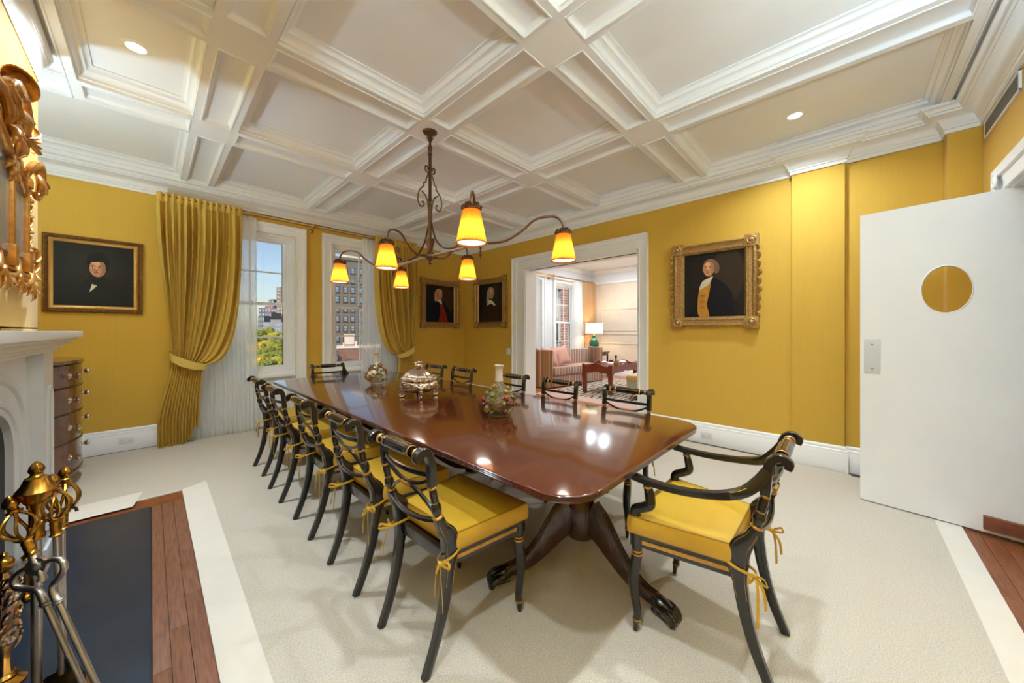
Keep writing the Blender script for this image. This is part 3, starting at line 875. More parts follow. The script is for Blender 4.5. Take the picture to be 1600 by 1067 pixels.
    # ties
    for s in (-1, 1):
        y = s * rw; q = MB()
        q.bar(catmull([(-.10, y - s * .024, .437), (-.12, y - s * .03, .437), (-.188, y - s * .014, .425), (-.196, y + s * .01, .418), (-.15, y + s * .022, .425), (-.11, y + s * .018, .436)], 4), .011, .002, wdir=(0, 0, 1))
        kx, ky, kz = -.196, y + s * .008, .416
        q.ball((kx, ky, kz), .009)
        for dx, dy, h in ((-.030, s * .012, .10), (-.012, s * .030, .16)):
            q.bar(catmull([(kx, ky, kz), (kx + dx * .7, ky + dy * .5, kz - .03), (kx + dx, ky + dy, kz - h * .6), (kx + dx * 1.1, ky + dy * 1.2, kz - h)], 4), .011, .002, wdir=(.6, .8, 0))
        for dx, dy in ((-.03, s * .024), (.01, s * .036)):
            q.bar(catmull([(kx, ky, kz), (kx + dx, ky + dy, kz + .012), (kx + dx * 1.2, ky + dy * 1.2, kz - .008), (kx, ky, kz - .003)], 4), .009, .002, wdir=(.3, .2, .9))
        obj('cushion_tie', q, M['cushion'], cush)
    if arms:
        for s in (-1, 1):
            y = s * rw
            pts = [(-.232, y, .805), (-.200, y + s * .012, .752), (-.15, y + s * .030, .708), (-.06, y + s * .055, .682), (.06, y + s * .068, .668), (.17, y + s * .068, .668), (.225, y + s * .066, .672), (.24, y + s * .066, .667)]
            path = catmull(pts, 5)
            arm = obj('arm', MB().bar(path, lerp_list([.026, .028, .03, .032, .034, .034, .034, .03], len(path)), lerp_list([.034, .042, .036, .028, .026, .026, .028, .02], len(path))), M['ebony'], root)
            gl = [(p[0], p[1] + s * .0135, p[2] + .011) for p in path[8:34]]
            obj('gilt_line', MB().tube(gl, .0016, 4), M['gilt'], arm)
            ya = s * (hw - .020); ye = y + s * .064
            xf = x1 - .022
            pts = [(xf, ya, .42), (xf, ya, .46), (xf, ya, .49), (xf + .006, ya, .505), (xf + .004, ya + s * .004, .53), (xf - .03, ya + s * .006, .548), (xf - .062, ya + s * .010, .572), (xf - .058, (ya + ye) / 2, .62), (xf - .05, ye, .645), (xf - .048, ye, .662)]
            path = catmull(pts, 4)
            sp = obj('arm_support', MB().tube(path, lerp_list([.024, .023, .02, .022, .020, .021, .021, .018, .015, .017], len(path)), 12), M['ebony'], root)
            for px_, py_, z, r in ((xf, ya, .438, .0235), (xf, ya, .484, .0205), (xf - .05, ye, .644, .016)): obj('gilt_ring', MB().tube([(px_, py_, z - .004), (px_, py_, z + .004)], r + .0015, 14), M['gilt'], sp)
    return root
G1 = 'side chairs along the fireplace side of the table'
G2 = 'side chairs along the living room side of the table'
ch = build_chair(False)
left = [(.955, 1.312, 1.5), (.945, 1.915, 1), (.94, 2.58, -.5), (.93, 3.262, 0), (.945, 3.945, 1)]
ords = ['nearest', 'second nearest', 'middle one', 'second farthest', 'farthest']
for i, (x, y, r) in enumerate(left):
    lab = 'black side chair with yellow cushion, %s of the five on the fireplace side' % ords[i]
    if i == 0: ch.location = (x, y, 0); ch.rotation_euler = (0, 0, radians(r)); ch['label'] = lab; ch['group'] = G1
    else: place(ch, (x, y, 0), radians(r), lab, G1)
right = [(2.31, 1.225, 181), (2.31, 1.865, 179), (2.30, 2.455, 180), (2.31, 3.27, 180), (2.31, 3.845, 181)]
for i, (x, y, r) in enumerate(right):
    place(ch, (x, y, 0), radians(r), 'black side chair beyond the table, %s of the five on the living room side' % ords[i], G2)
ac = build_chair(True)
ac.location = (1.712, .438, 0); ac.rotation_euler = (0, 0, radians(90.5)); ac['label'] = 'black and gilt armchair with yellow cushion at the near end of the table'; ac['group'] = 'armchairs at the table ends'
place(ac, (1.625, 4.70, 0), radians(-91), 'black armchair with curved arms at the far window end of the table', 'armchairs at the table ends')
# ================================================================== things on the table
FRUIT = [(150, 58, 30), (172, 100, 36), (96, 32, 34), (150, 116, 48), (112, 112, 56), (120, 46, 32)]
FM = [mat('glazed_fruit', c, 0.22, var=.08, vscale=40) for i, c in enumerate(FRUIT)]
LEAFM = mat('glazed_leaf', (96, 112, 52), .3, rgb2=(136, 128, 60), vscale=30)
VINE = mat('brown_vine', (112, 84, 50), .45, var=.1, vscale=30)
def vase(x, y, label, seed, shell):
    R = random.Random(seed)
    t = thing('vase', label, 'vase', (x, y, TZ), 0, 'ceramic bottle vases on the table')
    prof = [(.052, 0), (.058, .002), (.060, .010), (.055, .016), (.066, .026), (.090, .055), (.1, .085), (.096, .112), (.078, .145), (.058, .172), (.044, .195), (.034, .215), (.027, .235)]
    obj('body', MB().lathe(prof, 36), M['ceramic'] if shell else M['ceramic_plain'], t)
    obj('neck', MB().lathe([(.0275, .234), (.025, .26), (.024, .30), (.025, .325), (.031, .333), (.032, .340), (.027, .342), (.02, .335)], 28), M['ceramic_plain'], t)
    def rad(z):
        for (r0, z0), (r1, z1) in zip(prof, prof[1:]):
            if z0 <= z <= z1 and z1 > z0: return r0 + (r1 - r0) * (z - z0) / (z1 - z0)
        return .03
    for k in range(6):
        a0 = R.random() * 6.28; pts = []
        for i in range(9):
            z = .05 + .16 * i / 8; a = a0 + .35 * i + .5 * sin(i * 1.3 + k)
            pts.append(((rad(z) + .004) * cos(a), (rad(z) + .004) * sin(a), z))
        obj('vine', MB().tube(catmull(pts, 3), .004, 6), VINE, t)
    for k in range(34):
        z = .035 + .17 * R.random(); a = 2.4 * k + R.random() * .9; r = rad(z) + .008
        s = .012 + .008 * R.random()
        o = obj('fruit', MB().ball((0, 0, 0), s, 0, 10, 7), FM[R.randrange(6)], t, (r * cos(a), r * sin(a), z))
    for k in range(34):
        z = .04 + .17 * R.random(); a = R.random() * 6.28; r = rad(z) + .013
        q = MB(); L = .052
        q.M = Matrix.Translation((r * cos(a), r * sin(a), z)) @ Matrix.Rotation(a, 4, 'Z') @ Matrix.Rotation(R.uniform(-1.5, 1.5), 4, 'X')
        q.add([(0, -.0, -L * .5), (.004, -.011, -.004), (.007, 0, 0), (.004, .011, -.004), (.006, -.009, .008), (.006, .009, .008), (.008, 0, L * .5)], [(0, 1, 2), (0, 2, 3), (1, 4, 2), (3, 2, 5), (4, 6, 2), (2, 6, 5)], 0, True)
        obj('leaf', q, LEAFM, t)
vase(1.628, 1.69, 'cream bottle vase crusted with fruit, the one nearest the camera', 3, True)
vase(1.694, 3.66, 'pale bottle vase with vines and fruit, the one nearest the windows', 8, False)
# tureen
tu = thing('tureen', 'ornate silver gilt soup tureen on scroll feet at the middle of the table', 'tureen', (1.623, 2.69, TZ), radians(20))
q = MB(); q.lathe([(.04, .040), (.08, .042), (.118, .054), (.144, .076), (.154, .100), (.148, .124), (.132, .138), (.126, .144), (.138, .150), (.146, .157), (.142, .163)], 64, rib=(16, .05))
obj('bowl', q, M['silver'], tu)
q = MB(); q.lathe([(.143, .161), (.147, .168), (.140, .176), (.132, .180), (.130, .188), (.120, .196), (.100, .212), (.078, .226), (.052, .240), (.034, .247), (.02, .250)], 64, rib=(12, .045))
lid = obj('lid', q, M['silver'], tu)
q = MB(); R = random.Random(5)
q.lathe([(.012, .244), (.02, .250), (.014, .256), (.010, .262)], 12)
for k in range(16): q.ball((R.uniform(-.026, .026), R.uniform(-.026, .026), .262 + R.random() * .036), R.uniform(.008, .016), 0, 8, 6)
obj('finial', q, M['silver'], lid)
for k in range(4):
    a = pi / 4 + k * pi / 2; q = MB(); q.M = Matrix.Rotation(a, 4, 'Z')
    q.tube(catmull([(.11, 0, .085), (.142, 0, .066), (.138, 0, .045), (.122, 0, .024), (.132, 0, .010), (.152, 0, .010), (.156, 0, .024), (.144, 0, .022)], 4), lerp_list([.016, .02, .014, .011, .011, .010, .007, .004], 29), 10)
    q.ball((.140, 0, .088), .026, 0, 10, 7)
    for w in (-.4, .4): q.tube([(.14, 0, .09), (.150, .04 * w / .4, .112), (.138, .07 * w / .4, .122)], [.01, .008, .004], 8)
    obj('scroll_foot', q, M['silver'], tu)
for s in (-1, 1):
    q = MB().tube(catmull([(s * .146, -.045, .115), (s * .175, -.035, .135), (s * .186, 0, .142), (s * .175, .035, .135), (s * .146, .045, .115)], 5), .008, 10)
    obj('handle', q, M['silver'], tu)
q = MB()
for k in range(48): q.ball((.146 * cos(k * pi / 24), .146 * sin(k * pi / 24), .160), .007, 0, 6, 5)
obj('beaded_rim', q, M['silver'], tu)

# ================================================================== chandelier
CHX, CHY = 1.706, 2.645
chd = thing('chandelier', 'aged brass chandelier with six pleated amber shades over the table', 'chandelier', (CHX, CHY, 0))
BZ = 1.955
q = MB().lathe([(.012, 2.965), (.02, 2.972), (.016, 2.985), (.03, 2.995), (.012, 3.005), (.022, 3.018), (.055, 3.034), (.062, 3.042), (.062, ZS)], 28)
obj('ceiling_rose', q, M['brass_dark'], chd)
q = MB().lathe([(.014, 2.07), (.0145, 2.2), (.014, 2.30), (.018, 2.303), (.018, 2.311), (.014, 2.314), (.014, 2.44), (.019, 2.445), (.019, 2.455), (.0145, 2.46), (.0145, 2.84), (.02, 2.845), (.02, 2.86), (.015, 2.865), (.018, 2.89), (.02, 2.91), (.012, 2.93), (.01, 2.97)], 16)
obj('stem', q, M['brass_dark'], chd)
q = MB().lathe([(.016, 2.0), (.024, 2.012), (.026, 2.03), (.030, 2.05), (.040, 2.10), (.042, 2.108), (.018, 2.112)], 24, rib=(12, .04))
q.lathe([(.004, 1.872), (.006, 1.884), (.004, 1.888), (.016, 1.894), (.004, 1.900), (.010, 1.912), (.006, 1.916), (.022, 1.925), (.04, 1.945), (.044, 1.958), (.038, 1.978), (.022, 1.995), (.02, 2.003)], 24)
obj('ball_hub', q, M['brass_dark'], chd)
obj('cross_bar', MB().tube([(0, -.69, BZ), (0, .69, BZ)], .013, 12), M['steel'], chd)
for sy in (-1, 1):
    q = MB().lathe([(.003, 1.83), (.006, 1.842), (.003, 1.85), (.012, 1.868), (.003, 1.872), (.010, 1.895), (.004, 1.90), (.012, 1.93), (.02, 1.945), (.021, 1.965), (.012, 1.985), (.008, 1.99)], 14, c=(0, sy * .675, 0))
    obj('end_finial', q, M['brass_dark'], chd)
    q = MB().tube(catmull([(0, sy * .016, 2.32), (0, sy * .03, 2.22), (0, sy * .09, 2.09), (0, sy * .2, 2.0), (0, sy * .32, 1.975), (0, sy * .4, 1.97)], 5), .007, 8, squash=(1.4, .7))
    obj('brace', q, M['brass_dark'], chd)
    q = MB().tube(catmull([(0, sy * .40, 1.968), (0, sy * .52, 1.985), (0, sy * .60, 2.04), (0, sy * .62, 2.10), (0, sy * .585, 2.135), (0, sy * .55, 2.115), (0, sy * .56, 2.085), (0, sy * .582, 2.092)], 5), lerp_list([.006] * 6 + [.008, .010], 36), 8)
    obj('bar_scroll', q, M['brass_dark'], chd)
    q = MB().tube(catmull([(sy * .012, 0, 2.68), (sy * .03, 0, 2.69), (sy * .046, 0, 2.70), (sy * .046, 0, 2.735), (sy * .022, 0, 2.735), (sy * .024, 0, 2.71)], 4), .007, 8)
    q.tube(catmull([(sy * .016, 0, 2.68), (sy * .04, 0, 2.62), (sy * .045, 0, 2.595), (sy * .064, 0, 2.585), (sy * .064, 0, 2.56), (sy * .11, 0, 2.50), (sy * .12, 0, 2.42), (sy * .095, 0, 2.375), (sy * .062, 0, 2.39), (sy * .066, 0, 2.42), (sy * .082, 0, 2.415)], 5), .006, 8)
    q.tube(catmull([(sy * .085, 0, 2.51), (sy * .04, 0, 2.47), (sy * .018, 0, 2.38), (sy * .016, 0, 2.32)], 5), .006, 8)
    obj('stem_scroll', q, M['brass_dark'], chd)
PROF = [(.086, 0), (.087, .004), (.084, .008), (.047, .188), (.048, .193), (.046, .196)]
def lamp_arm(p0, p1, zt=2.125):
    """gooseneck from p0 (on the bar) to a shade hanging at p1"""
    d = Vector((p1[0] - p0[0], p1[1] - p0[1], 0)); L = d.length; d.normalize()
    def at(f, z): return (p0[0] + d.x * L * f, p0[1] + d.y * L * f, z)
    pts = [at(.0, BZ), at(.16, BZ - .004), at(.34, BZ + .012), at(.52, BZ + .075), at(.66, BZ + .145), at(.80, zt - .006), at(.92, zt - .014), at(.985, zt - .055), at(1, zt - .10)]
    a = obj('arm', MB().tube(catmull(pts, 5), .0085, 10), M['brass_dark'], chd)
    b = MB().lathe([(.009, -.01), (.015, -.004), (.010, 0), (.013, .012), (.010, .02)], 12, c=at(.06, BZ), axis=(d.x, d.y, 0))
    obj('knuckle', b, M['brass_dark'], a)
    return a
lamps = [(-.44, -1.105), (.33, -1.19), (-.40, 0), (.42, 0), (-.36, 1.10), (.30, 1.06)]
starts = [(0, -.67), (0, -.67), (-.03, 0), (.03, 0), (0, .67), (0, .67)]
SZ = 1.795
for (lx, ly), (sx, sy) in zip(lamps, starts):
    a = lamp_arm((sx, sy), (lx, ly))
    g = MB().lathe([(.012, .238), (.02, .228), (.016, .215), (.03, .205)], 16)
    for k in range(10):
        w = 2 * pi * k / 10
        g.tube([(.05 * cos(w), .05 * sin(w), .192), (.056 * cos(w), .056 * sin(w), .212), (.046 * cos(w), .046 * sin(w), .226), (.018 * cos(w), .018 * sin(w), .232)], .0042, 6)
        g.ball((.055 * cos(w + .3), .055 * sin(w + .3), .206), .009, 0, 8, 5)
    g.lathe([(.05, .190), (.056, .194), (.056, .199), (.05, .203)], 24)
    obj('gallery', g, M['brass_dark'], a, (lx, ly, SZ))
    n = 72; vs = []
    s_ = MB()
    for (r, h) in PROF:
        for k in range(n):
            w = 2 * pi * k / n; rr = r + (.0030 if k % 2 else -.0022) * (1 if .006 < h < .19 else .3)
            vs.append((rr * cos(w), rr * sin(w), h))
    fs = [(i * n + k, i * n + (k + 1) % n, (i + 1) * n + (k + 1) % n, (i + 1) * n + k) for i in range(len(PROF) - 1) for k in range(n)]
    s_.add(vs, fs, 0, False)
    obj('lamp_shade', s_, M['shade'], chd, (lx, ly, SZ))
    obj('shade_trim', MB().tube([(.0865 * cos(2 * pi * k / 40), .0865 * sin(2 * pi * k / 40), .004) for k in range(41)], .0035, 6, cap=False), mat('amber_braid', (190, 120, 24), .7, var=.05), chd, (lx, ly, SZ)) if (lx, ly) == lamps[0] else share(bpy.data.objects['shade_trim'], (lx, ly, SZ), None, chd)
    obj('diffuser', MB().lathe([(.001, .010), (.080, .010), (.080, .011)], 32), M['diffuser'], chd, (lx, ly, SZ))
    L = bpy.data.lights.new('bulb_or_fill_light', 'POINT'); L.energy = CHAND_W * .62; L.color = (1.0, .86, .62); L.shadow_soft_size = .02
    o = bpy.data.objects.new('bulb_or_fill_light', L); COL.objects.link(o); o.location = (CHX + lx, CHY + ly, SZ + .07)
    L = bpy.data.lights.new('bulb_or_fill_light', 'SPOT'); L.energy = CHAND_W * .6; L.color = (1.0, .91, .78); L.shadow_soft_size = .078; L.spot_size = radians(165); L.spot_blend = .6
    o = bpy.data.objects.new('bulb_or_fill_light', L); COL.objects.link(o); o.location = (CHX + lx, CHY + ly, SZ + .006)

# ================================================================== fill uplights added out of view to brighten the ceiling
t = thing('fill_wall_uplight', 'added unseen half-bowl fill uplight on the near left wall beside the viewpoint', 'fill lamp', (BX0, .15, 0), -pi / 2)
obj('bowl', MB().lathe([(.02, 2.30), (.08, 2.33), (.13, 2.40), (.132, 2.40), (.085, 2.325), (.02, 2.295)], 28, c=(0, .14, 0)), M['plate'], t)
obj('bracket', MB().bbox((-.04, 0, 2.28), (.04, .14, 2.32), .005), M['plate'], t)
t = thing('fill_uplighter', 'slim black uplighter floor lamp added unseen in the alcove behind the chimney breast', 'floor lamp', (-.98, 3.86, 0))  # unseen lamp added to lift the dim window end
obj('base', MB().lathe([(.13, -.002), (.13, .015), (.03, .03), (.015, .05)], 28), M['iron'], t)
obj('pole', MB().tube([(0, 0, .04), (0, 0, 1.74)], .012, 10), M['iron'], t)
obj('bowl', MB().lathe([(.02, 1.72), (.08, 1.75), (.15, 1.82), (.152, 1.82), (.085, 1.745), (.02, 1.715)], 28), M['plate'], t)
t = thing('fill_wall_uplight', 'added unseen half-bowl fill uplight on the rear wall behind the viewpoint', 'fill lamp', (1.75, YB, 0))
obj('bowl', MB().lathe([(.02, 2.30), (.08, 2.33), (.13, 2.40), (.132, 2.40), (.085, 2.325), (.02, 2.295)], 28, c=(0, .14, 0)), M['plate'], t)
obj('bracket', MB().bbox((-.04, 0, 2.28), (.04, .14, 2.32), .005), M['plate'], t)
for x, y, z, w in ((BX0 + .14, .15, 2.39, 1.2), (1.75, YB + .14, 2.39, .34), (-.98, 3.86, 1.81, .40)):  # light sources of the added fill uplights
    L = bpy.data.lights.new('bulb_or_fill_light', 'POINT'); L.energy = FILL_W * w; L.color = UP_COL; L.shadow_soft_size = .06
    o = bpy.data.objects.new('bulb_or_fill_light', L); COL.objects.link(o); o.location = (x, y, z)
# ================================================================== curtains
CXM = 1.670
def mx(x, flip): return 2 * CXM - x if flip else x
def sm(t): t = max(0, min(1, t)); return t * t * (3 - 2 * t)
def drape(flip, label):
    t = thing('drape', label, 'curtain', (0, 0, 0), 0, 'yellow tied-back drapes')
    NF = 14
    def head(u, v):       # pencil-pleated heading
        x = .045 + .765 * u; z = 2.852 - .10 * v
        y = YW - .205 + .024 * (1 - .35 * v) * cos(2 * pi * NF * u) + .006 * sin(2 * pi * NF * 2.3 * u) * v
        return (mx(x, flip), y, z)
    obj('heading', MB().grid(head, 210, 5), M['drape'], t)
    def main(u, v):
        xt, zt = .045 + .765 * u, 2.752
        xe, ze = .165 + .27 * u, 1.00 - .085 * u
        b = u ** 1.6
        P0 = Vector((xt, zt)); P3 = Vector((xe, ze))
        P1 = Vector((xt + .01 * b, zt - .62 - .42 * b))
        P2 = Vector((xe + (xt - xe) * (.22 + .62 * b) + .02 * b, ze + .62 - .74 * b))
        s = v
        p = P0 * (1 - s) ** 3 + P1 * 3 * s * (1 - s) ** 2 + P2 * 3 * s * s * (1 - s) + P3 * s ** 3
        A = .030 + .036 * sin(pi * min(1, s * 1.2)) * (1 - .5 * s)
        wv = cos(2 * pi * NF * u + .7 * sin(3 * s + 5 * u)) * (1 + .35 * sin(2 * pi * 3.1 * u + 1)) + .4 * sin(2 * pi * 5.3 * u + 2.4 * s)
        y = YW - .205 - .05 * s - .02 * b * s + A * wv
        dx = .008 * sin(2 * pi * NF * u) * (1 - s)
        return (mx(p.x + dx, flip), y, p.y)
    obj('gathered_cloth', MB().grid(main, 230, 44), M['drape'], t)
    def tail(u, v):
        s = v
        x0, x1 = .165 + (.05 - .165) * sm(s * 1.3), .43 + (.40 - .43) * s
        if u > .55: pass
        zb = FL + .004 + .20 * sm((u - .62) / .38) * (1 + .25 * sin(30 * u))
        z = (.97 - .06 * u) * (1 - s) + zb * s
        x = x0 + (x1 - x0) * u
        A = .014 + .026 * s
        y = YW - .255 + .045 * s + A * (cos(2 * pi * 13 * u + .5 * sin(4 * s)) + .4 * sin(2 * pi * 4.1 * u + 2 * s))
        return (mx(x, flip), y, z)
    obj('cloth_tail', MB().grid(tail, 180, 26), M['drape'], t)
    # tie-back band
    q = MB()
    pts = catmull([(.17, YW - .01, 1.05), (.145, YW - .16, 1.04), (.17, YW - .315, 1.0), (.26, YW - .352, .94), (.37, YW - .345, .895), (.455, YW - .295, .885), (.44, YW - .21, .93), (.30, YW - .17, .97)], 6)
    q.bar([(mx(p[0], flip), p[1], p[2]) for p in pts], lerp_list([.04, .05, .07, .085, .08, .06, .05, .04], len(pts)), .008, wdir=(0.15 if not flip else -.15, 0, 1))
    obj('tieback', q, M['drape'], t)
    return t
drape(False, 'yellow silk drape tied back at the left of the two windows')
drape(True, 'yellow silk drape tied back at the right of the windows near the corner portrait')
def sheer(flip, label):
    t = None
    def cl(u, v):
        xl, xr = .36 + (.33 - .36) * v, .972 + .02 * v
        x = xl + (xr - xl) * u
        z = 2.792 + (FL + .005 - 2.792) * v
        a = .012 + .012 * v
        y = YW - .105 + a * (cos(2 * pi * 15 * u + .6 * sin(5 * v)) + .5 * sin(2 * pi * 6.3 * u + v))
        return (mx(x, flip), y, z)
    o = obj('sheer_curtain', MB().grid(cl, 190, 26), M['sheer'])
    tag(o, label, 'curtain', 'white sheer curtains')
    h = MB()
    for k in range(16):
        u = .04 + .92 * k / 15; p = cl(u, 0)
        h.tube([(p[0], p[1], 2.775), (p[0], YW - .105, 2.812)], .003, 6)
    obj('hook_row', h, M['brass'], o)
sheer(False, 'white sheer curtain hanging inside the left drape')
sheer(True, 'white sheer curtain hanging inside the right drape')
rod = thing('curtain_rod', 'pair of thin brass curtain rods running above both windows', 'curtain rod', (0, 0, 0))
obj('front_rod', MB().tube([(.07, YW - .185, 2.825), (3.27, YW - .185, 2.825)], .010, 12), M['brass'], rod)
obj('rear_rod', MB().tube([(.3, YW - .105, 2.812), (3.04, YW - .105, 2.812)], .007, 12), M['brass'], rod)
for x in (.12, 1.655, 3.22):
    q = MB().tube([(x, YW - .001, 2.775), (x, YW - .06, 2.775), (x, YW - .185, 2.815)], .008, 8).lathe([(.03, 0), (.03, .006), (.02, .014), (.012, .02)], 18, c=(x, YW - .001, 2.775), axis=(0, -1, 0))
    q.ball((x, YW - .185, 2.825), .018)
    obj('bracket', q, M['brass'], rod)

# ================================================================== portraits
def ell(cx, cz, rx, rz, n=28, rot=0):
    return [(cx + rx * cos(2 * pi * k / n) * cos(rot) - rz * sin(2 * pi * k / n) * sin(rot), cz + rx * cos(2 * pi * k / n) * sin(rot) + rz * sin(2 * pi * k / n) * cos(rot)) for k in range(n)]
def blob(pts, k=4):
    P = [Vector(p) for p in pts]; n = len(P); out = []
    for i in range(n):
        p0, p1, p2, p3 = P[i - 1], P[i], P[(i + 1) % n], P[(i + 2) % n]
        for j in range(k):
            t = j / k; out.append(tuple(0.5 * ((2 * p1) + (p2 - p0) * t + (2 * p0 - 5 * p1 + 4 * p2 - p3) * t * t + (3 * p1 - p0 - 3 * p2 + p3) * t ** 3)))
    return out
PCACHE = {}
def paint(rgb):
    if rgb not in PCACHE:
        PCACHE[rgb] = mat('oil_paint', rgb, .5, var=.10, vscale=22, spec=.2)
    return PCACHE[rgb]
def face(cx, cz, s, skin, side=1):
    """painted three-quarter face: shapes in canvas units, s = face half height"""
    dk = tuple(int(v * .62) for v in skin); lt = tuple(min(255, int(v * 1.18)) for v in skin); md = tuple(int(v * .82) for v in skin)
    L = [(ell(cx, cz, .74 * s, s), skin)]
    L.append((blob([(cx + side * .18 * s, cz + .80 * s), (cx + side * .70 * s, cz + .3 * s), (cx + side * .62 * s, cz - .45 * s), (cx + side * .12 * s, cz - .95 * s), (cx + side * .38 * s, cz - .2 * s)]), md))
    L.append((ell(cx - side * .15 * s, cz + .55 * s, .38 * s, .26 * s), lt))
    L.append((blob([(cx - side * .12 * s, cz + .22 * s), (cx - side * .02 * s, cz + .2 * s), (cx - side * .06 * s, cz - .26 * s), (cx - side * .26 * s, cz - .24 * s)]), lt))
    L.append((ell(cx - side * .14 * s, cz - .27 * s, .13 * s, .06 * s), dk))
    for ex in (-.42, .22):
        L.append((ell(cx + side * ex * s, cz + .30 * s, .19 * s, .045 * s, 14, .08), dk))
        L.append((ell(cx + side * ex * s, cz + .15 * s, .14 * s, .07 * s, 14), (208, 190, 170)))
        L.append((ell(cx + side * (ex - .02) * s, cz + .15 * s, .07 * s, .07 * s, 12), (36, 26, 22)))
    L.append((ell(cx - side * .12 * s, cz - .50 * s, .22 * s, .065 * s), (150, 74, 60)))
    L.append((ell(cx - side * .36 * s, cz - .2 * s, .16 * s, .15 * s), (int(skin[0]), int(skin[1] * .86), int(skin[2] * .8))))
    return L
def corner_frame(t, W, H, fw, mF, mL):
    """carved swept frame with square corner blocks, local x right, z up, faces -y"""
    prof = [(0, 0), (0, .03), (.008, .052), (.022, .060), (.034, .050), (.040, .036), (fw * .62, .034), (fw * .70, .046), (fw * .80, .044), (fw * .88, .030), (fw, .018), (fw, .012)]
    q = MB(); q.rings([[(p[0], -p[2], p[1]) for p in r] for r in rect_frame(-W / 2 + .02, W / 2 - .02, -H / 2 + .02, H / 2 - .02, prof)])
    fr = obj('frame', q, mF, t)
    b = MB()
    n = int(W / .026)
    for i in range(n):
        x = -W / 2 + .05 + (W - .1) * (i + .5) / n
        for s in (-1, 1): b.ball((x, -.058, s * (H / 2 - .040)), .009, 0, 6, 5, (1.0, .8, 1.2))
    n = int(H / .026)
    for i in range(n):
        z = -H / 2 + .05 + (H - .1) * (i + .5) / n
        for s in (-1, 1): b.ball((s * (W / 2 - .040), -.058, z), .009, 0, 6, 5, (1.2, .8, 1.0))
    obj('beading', b, mF, fr)
    q = MB(); q.rings([[(p[0], -p[2], p[1]) for p in r] for r in rect_frame(-W / 2 + fw, W / 2 - fw, -H / 2 + fw, H / 2 - fw, [(0, .010), (0, .026), (.006, .028), (.014, .018), (.014, .008)])])
    obj('slip', q, mL, t)
    bs = fw * 1.12
    for sx in (-1, 1):
        for sz in (-1, 1):
            cx, cz = sx * (W / 2 - bs / 2), sz * (H / 2 - bs / 2)
            q = MB().bbox((cx - bs / 2, -.064, cz - bs / 2), (cx + bs / 2, 0, cz + bs / 2), .008)
            c = obj('corner_block', q, mF, t)
            r = MB().lathe([(bs * .36, 0), (bs * .38, .008), (bs * .30, .016), (bs * .22, .010), (bs * .16, .014), (bs * .10, .026), (.004, .030)], 24, c=(cx, -.062, cz), axis=(0, -1, 0), rib=(8, .07))
            obj('rosette', r, mF, c)
    for sx in (-1, 1):     # scrolled bulges along the sides
        sc = MB()
        for k in range(9):
            z = -H * .36 + H * .72 * k / 8; o_ = .012 * sin(pi * k / 8) + .004 * (k % 2)
            sc.tube(catmull([(sx * (W / 2 - .012), -.03, z - .04), (sx * (W / 2 + o_), -.045, z - .01), (sx * (W / 2 + o_ - .004), -.05, z + .02), (sx * (W / 2 - .016), -.045, z + .035)], 3), lerp_list([.008, .014, .012, .006], 10), 6)
        obj('side_scroll', sc, mF, fr)
def portrait(label, loc, rotz, W, H, fw, shapes, bgc, plain=False, group=None):
    t = thing('portrait_painting', label, 'painting', loc, rotz)
    if plain:
        prof = [(0, 0), (0, .034), (.006, .050), (.018, .056), (.030, .046), (.036, .040), (.036, .034)]
        q = MB(); q.rings([[(p[0], -p[2], p[1]) for p in r] for r in rect_frame(-W / 2, W / 2, -H / 2, H / 2, prof)])
        fr = obj('frame', q, M['frame_dark'], t)
        b = MB()
        for (L_, vert) in ((W, 0), (H, 1)):
            n = int(L_ / .02)
            for i in range(n):
                a = -L_ / 2 + .02 + (L_ - .04) * (i + .5) / n
                for s in (-1, 1):
                    for oo, rr in ((.012, .007), (.030, .0055)):
                        e = (H if not vert else W) / 2 - oo
                        b.ball((a, -.052, s * e) if not vert else (s * e, -.052, a), rr, 0, 6, 4, (1.2, .8, 1.2))
        obj('beading', b, M['frame_dark'], fr)
        q = MB(); q.rings([[(p[0], -p[2], p[1]) for p in r] for r in rect_frame(-W / 2 + .036, W / 2 - .036, -H / 2 + .036, H / 2 - .036, [(0, .034), (.004, .040), (.022, .026), (.030, .022), (.034, .012), (.034, .008)])])
        obj('slip', q, M['frame_gold_light'], t)
        q = MB().bbox((-.02, -.0365, -H / 2 + .048), (.055, -.032, -H / 2 + .056), .001)
        obj('name_plate', q, M['brass'], t)
        fw = .07
    else:
        corner_frame(t, W, H, fw, M['frame_gold'], M['frame_gold_light']); fw = fw + .012
    w, h = W - 2 * fw + .006, H - 2 * fw + .006
    q = MB(); mats = [paint(bgc)]
    q.box((-w / 2, -.008, -h / 2), (w / 2, -.002, h / 2), 0)
    for i, (pts, rgb) in enumerate(shapes):
        m = paint(rgb)
        if m not in mats: mats.append(m)
        y = -.0082 - .00035 * i
        P = [(min(max(-w / 2 + w * u, -w / 2), w / 2), y, min(max(-h / 2 + h * v, -h / 2), h / 2)) for u, v in pts]
        q.poly(P, mats.index(m))
    obj('canvas', q, mats, t)
    return t
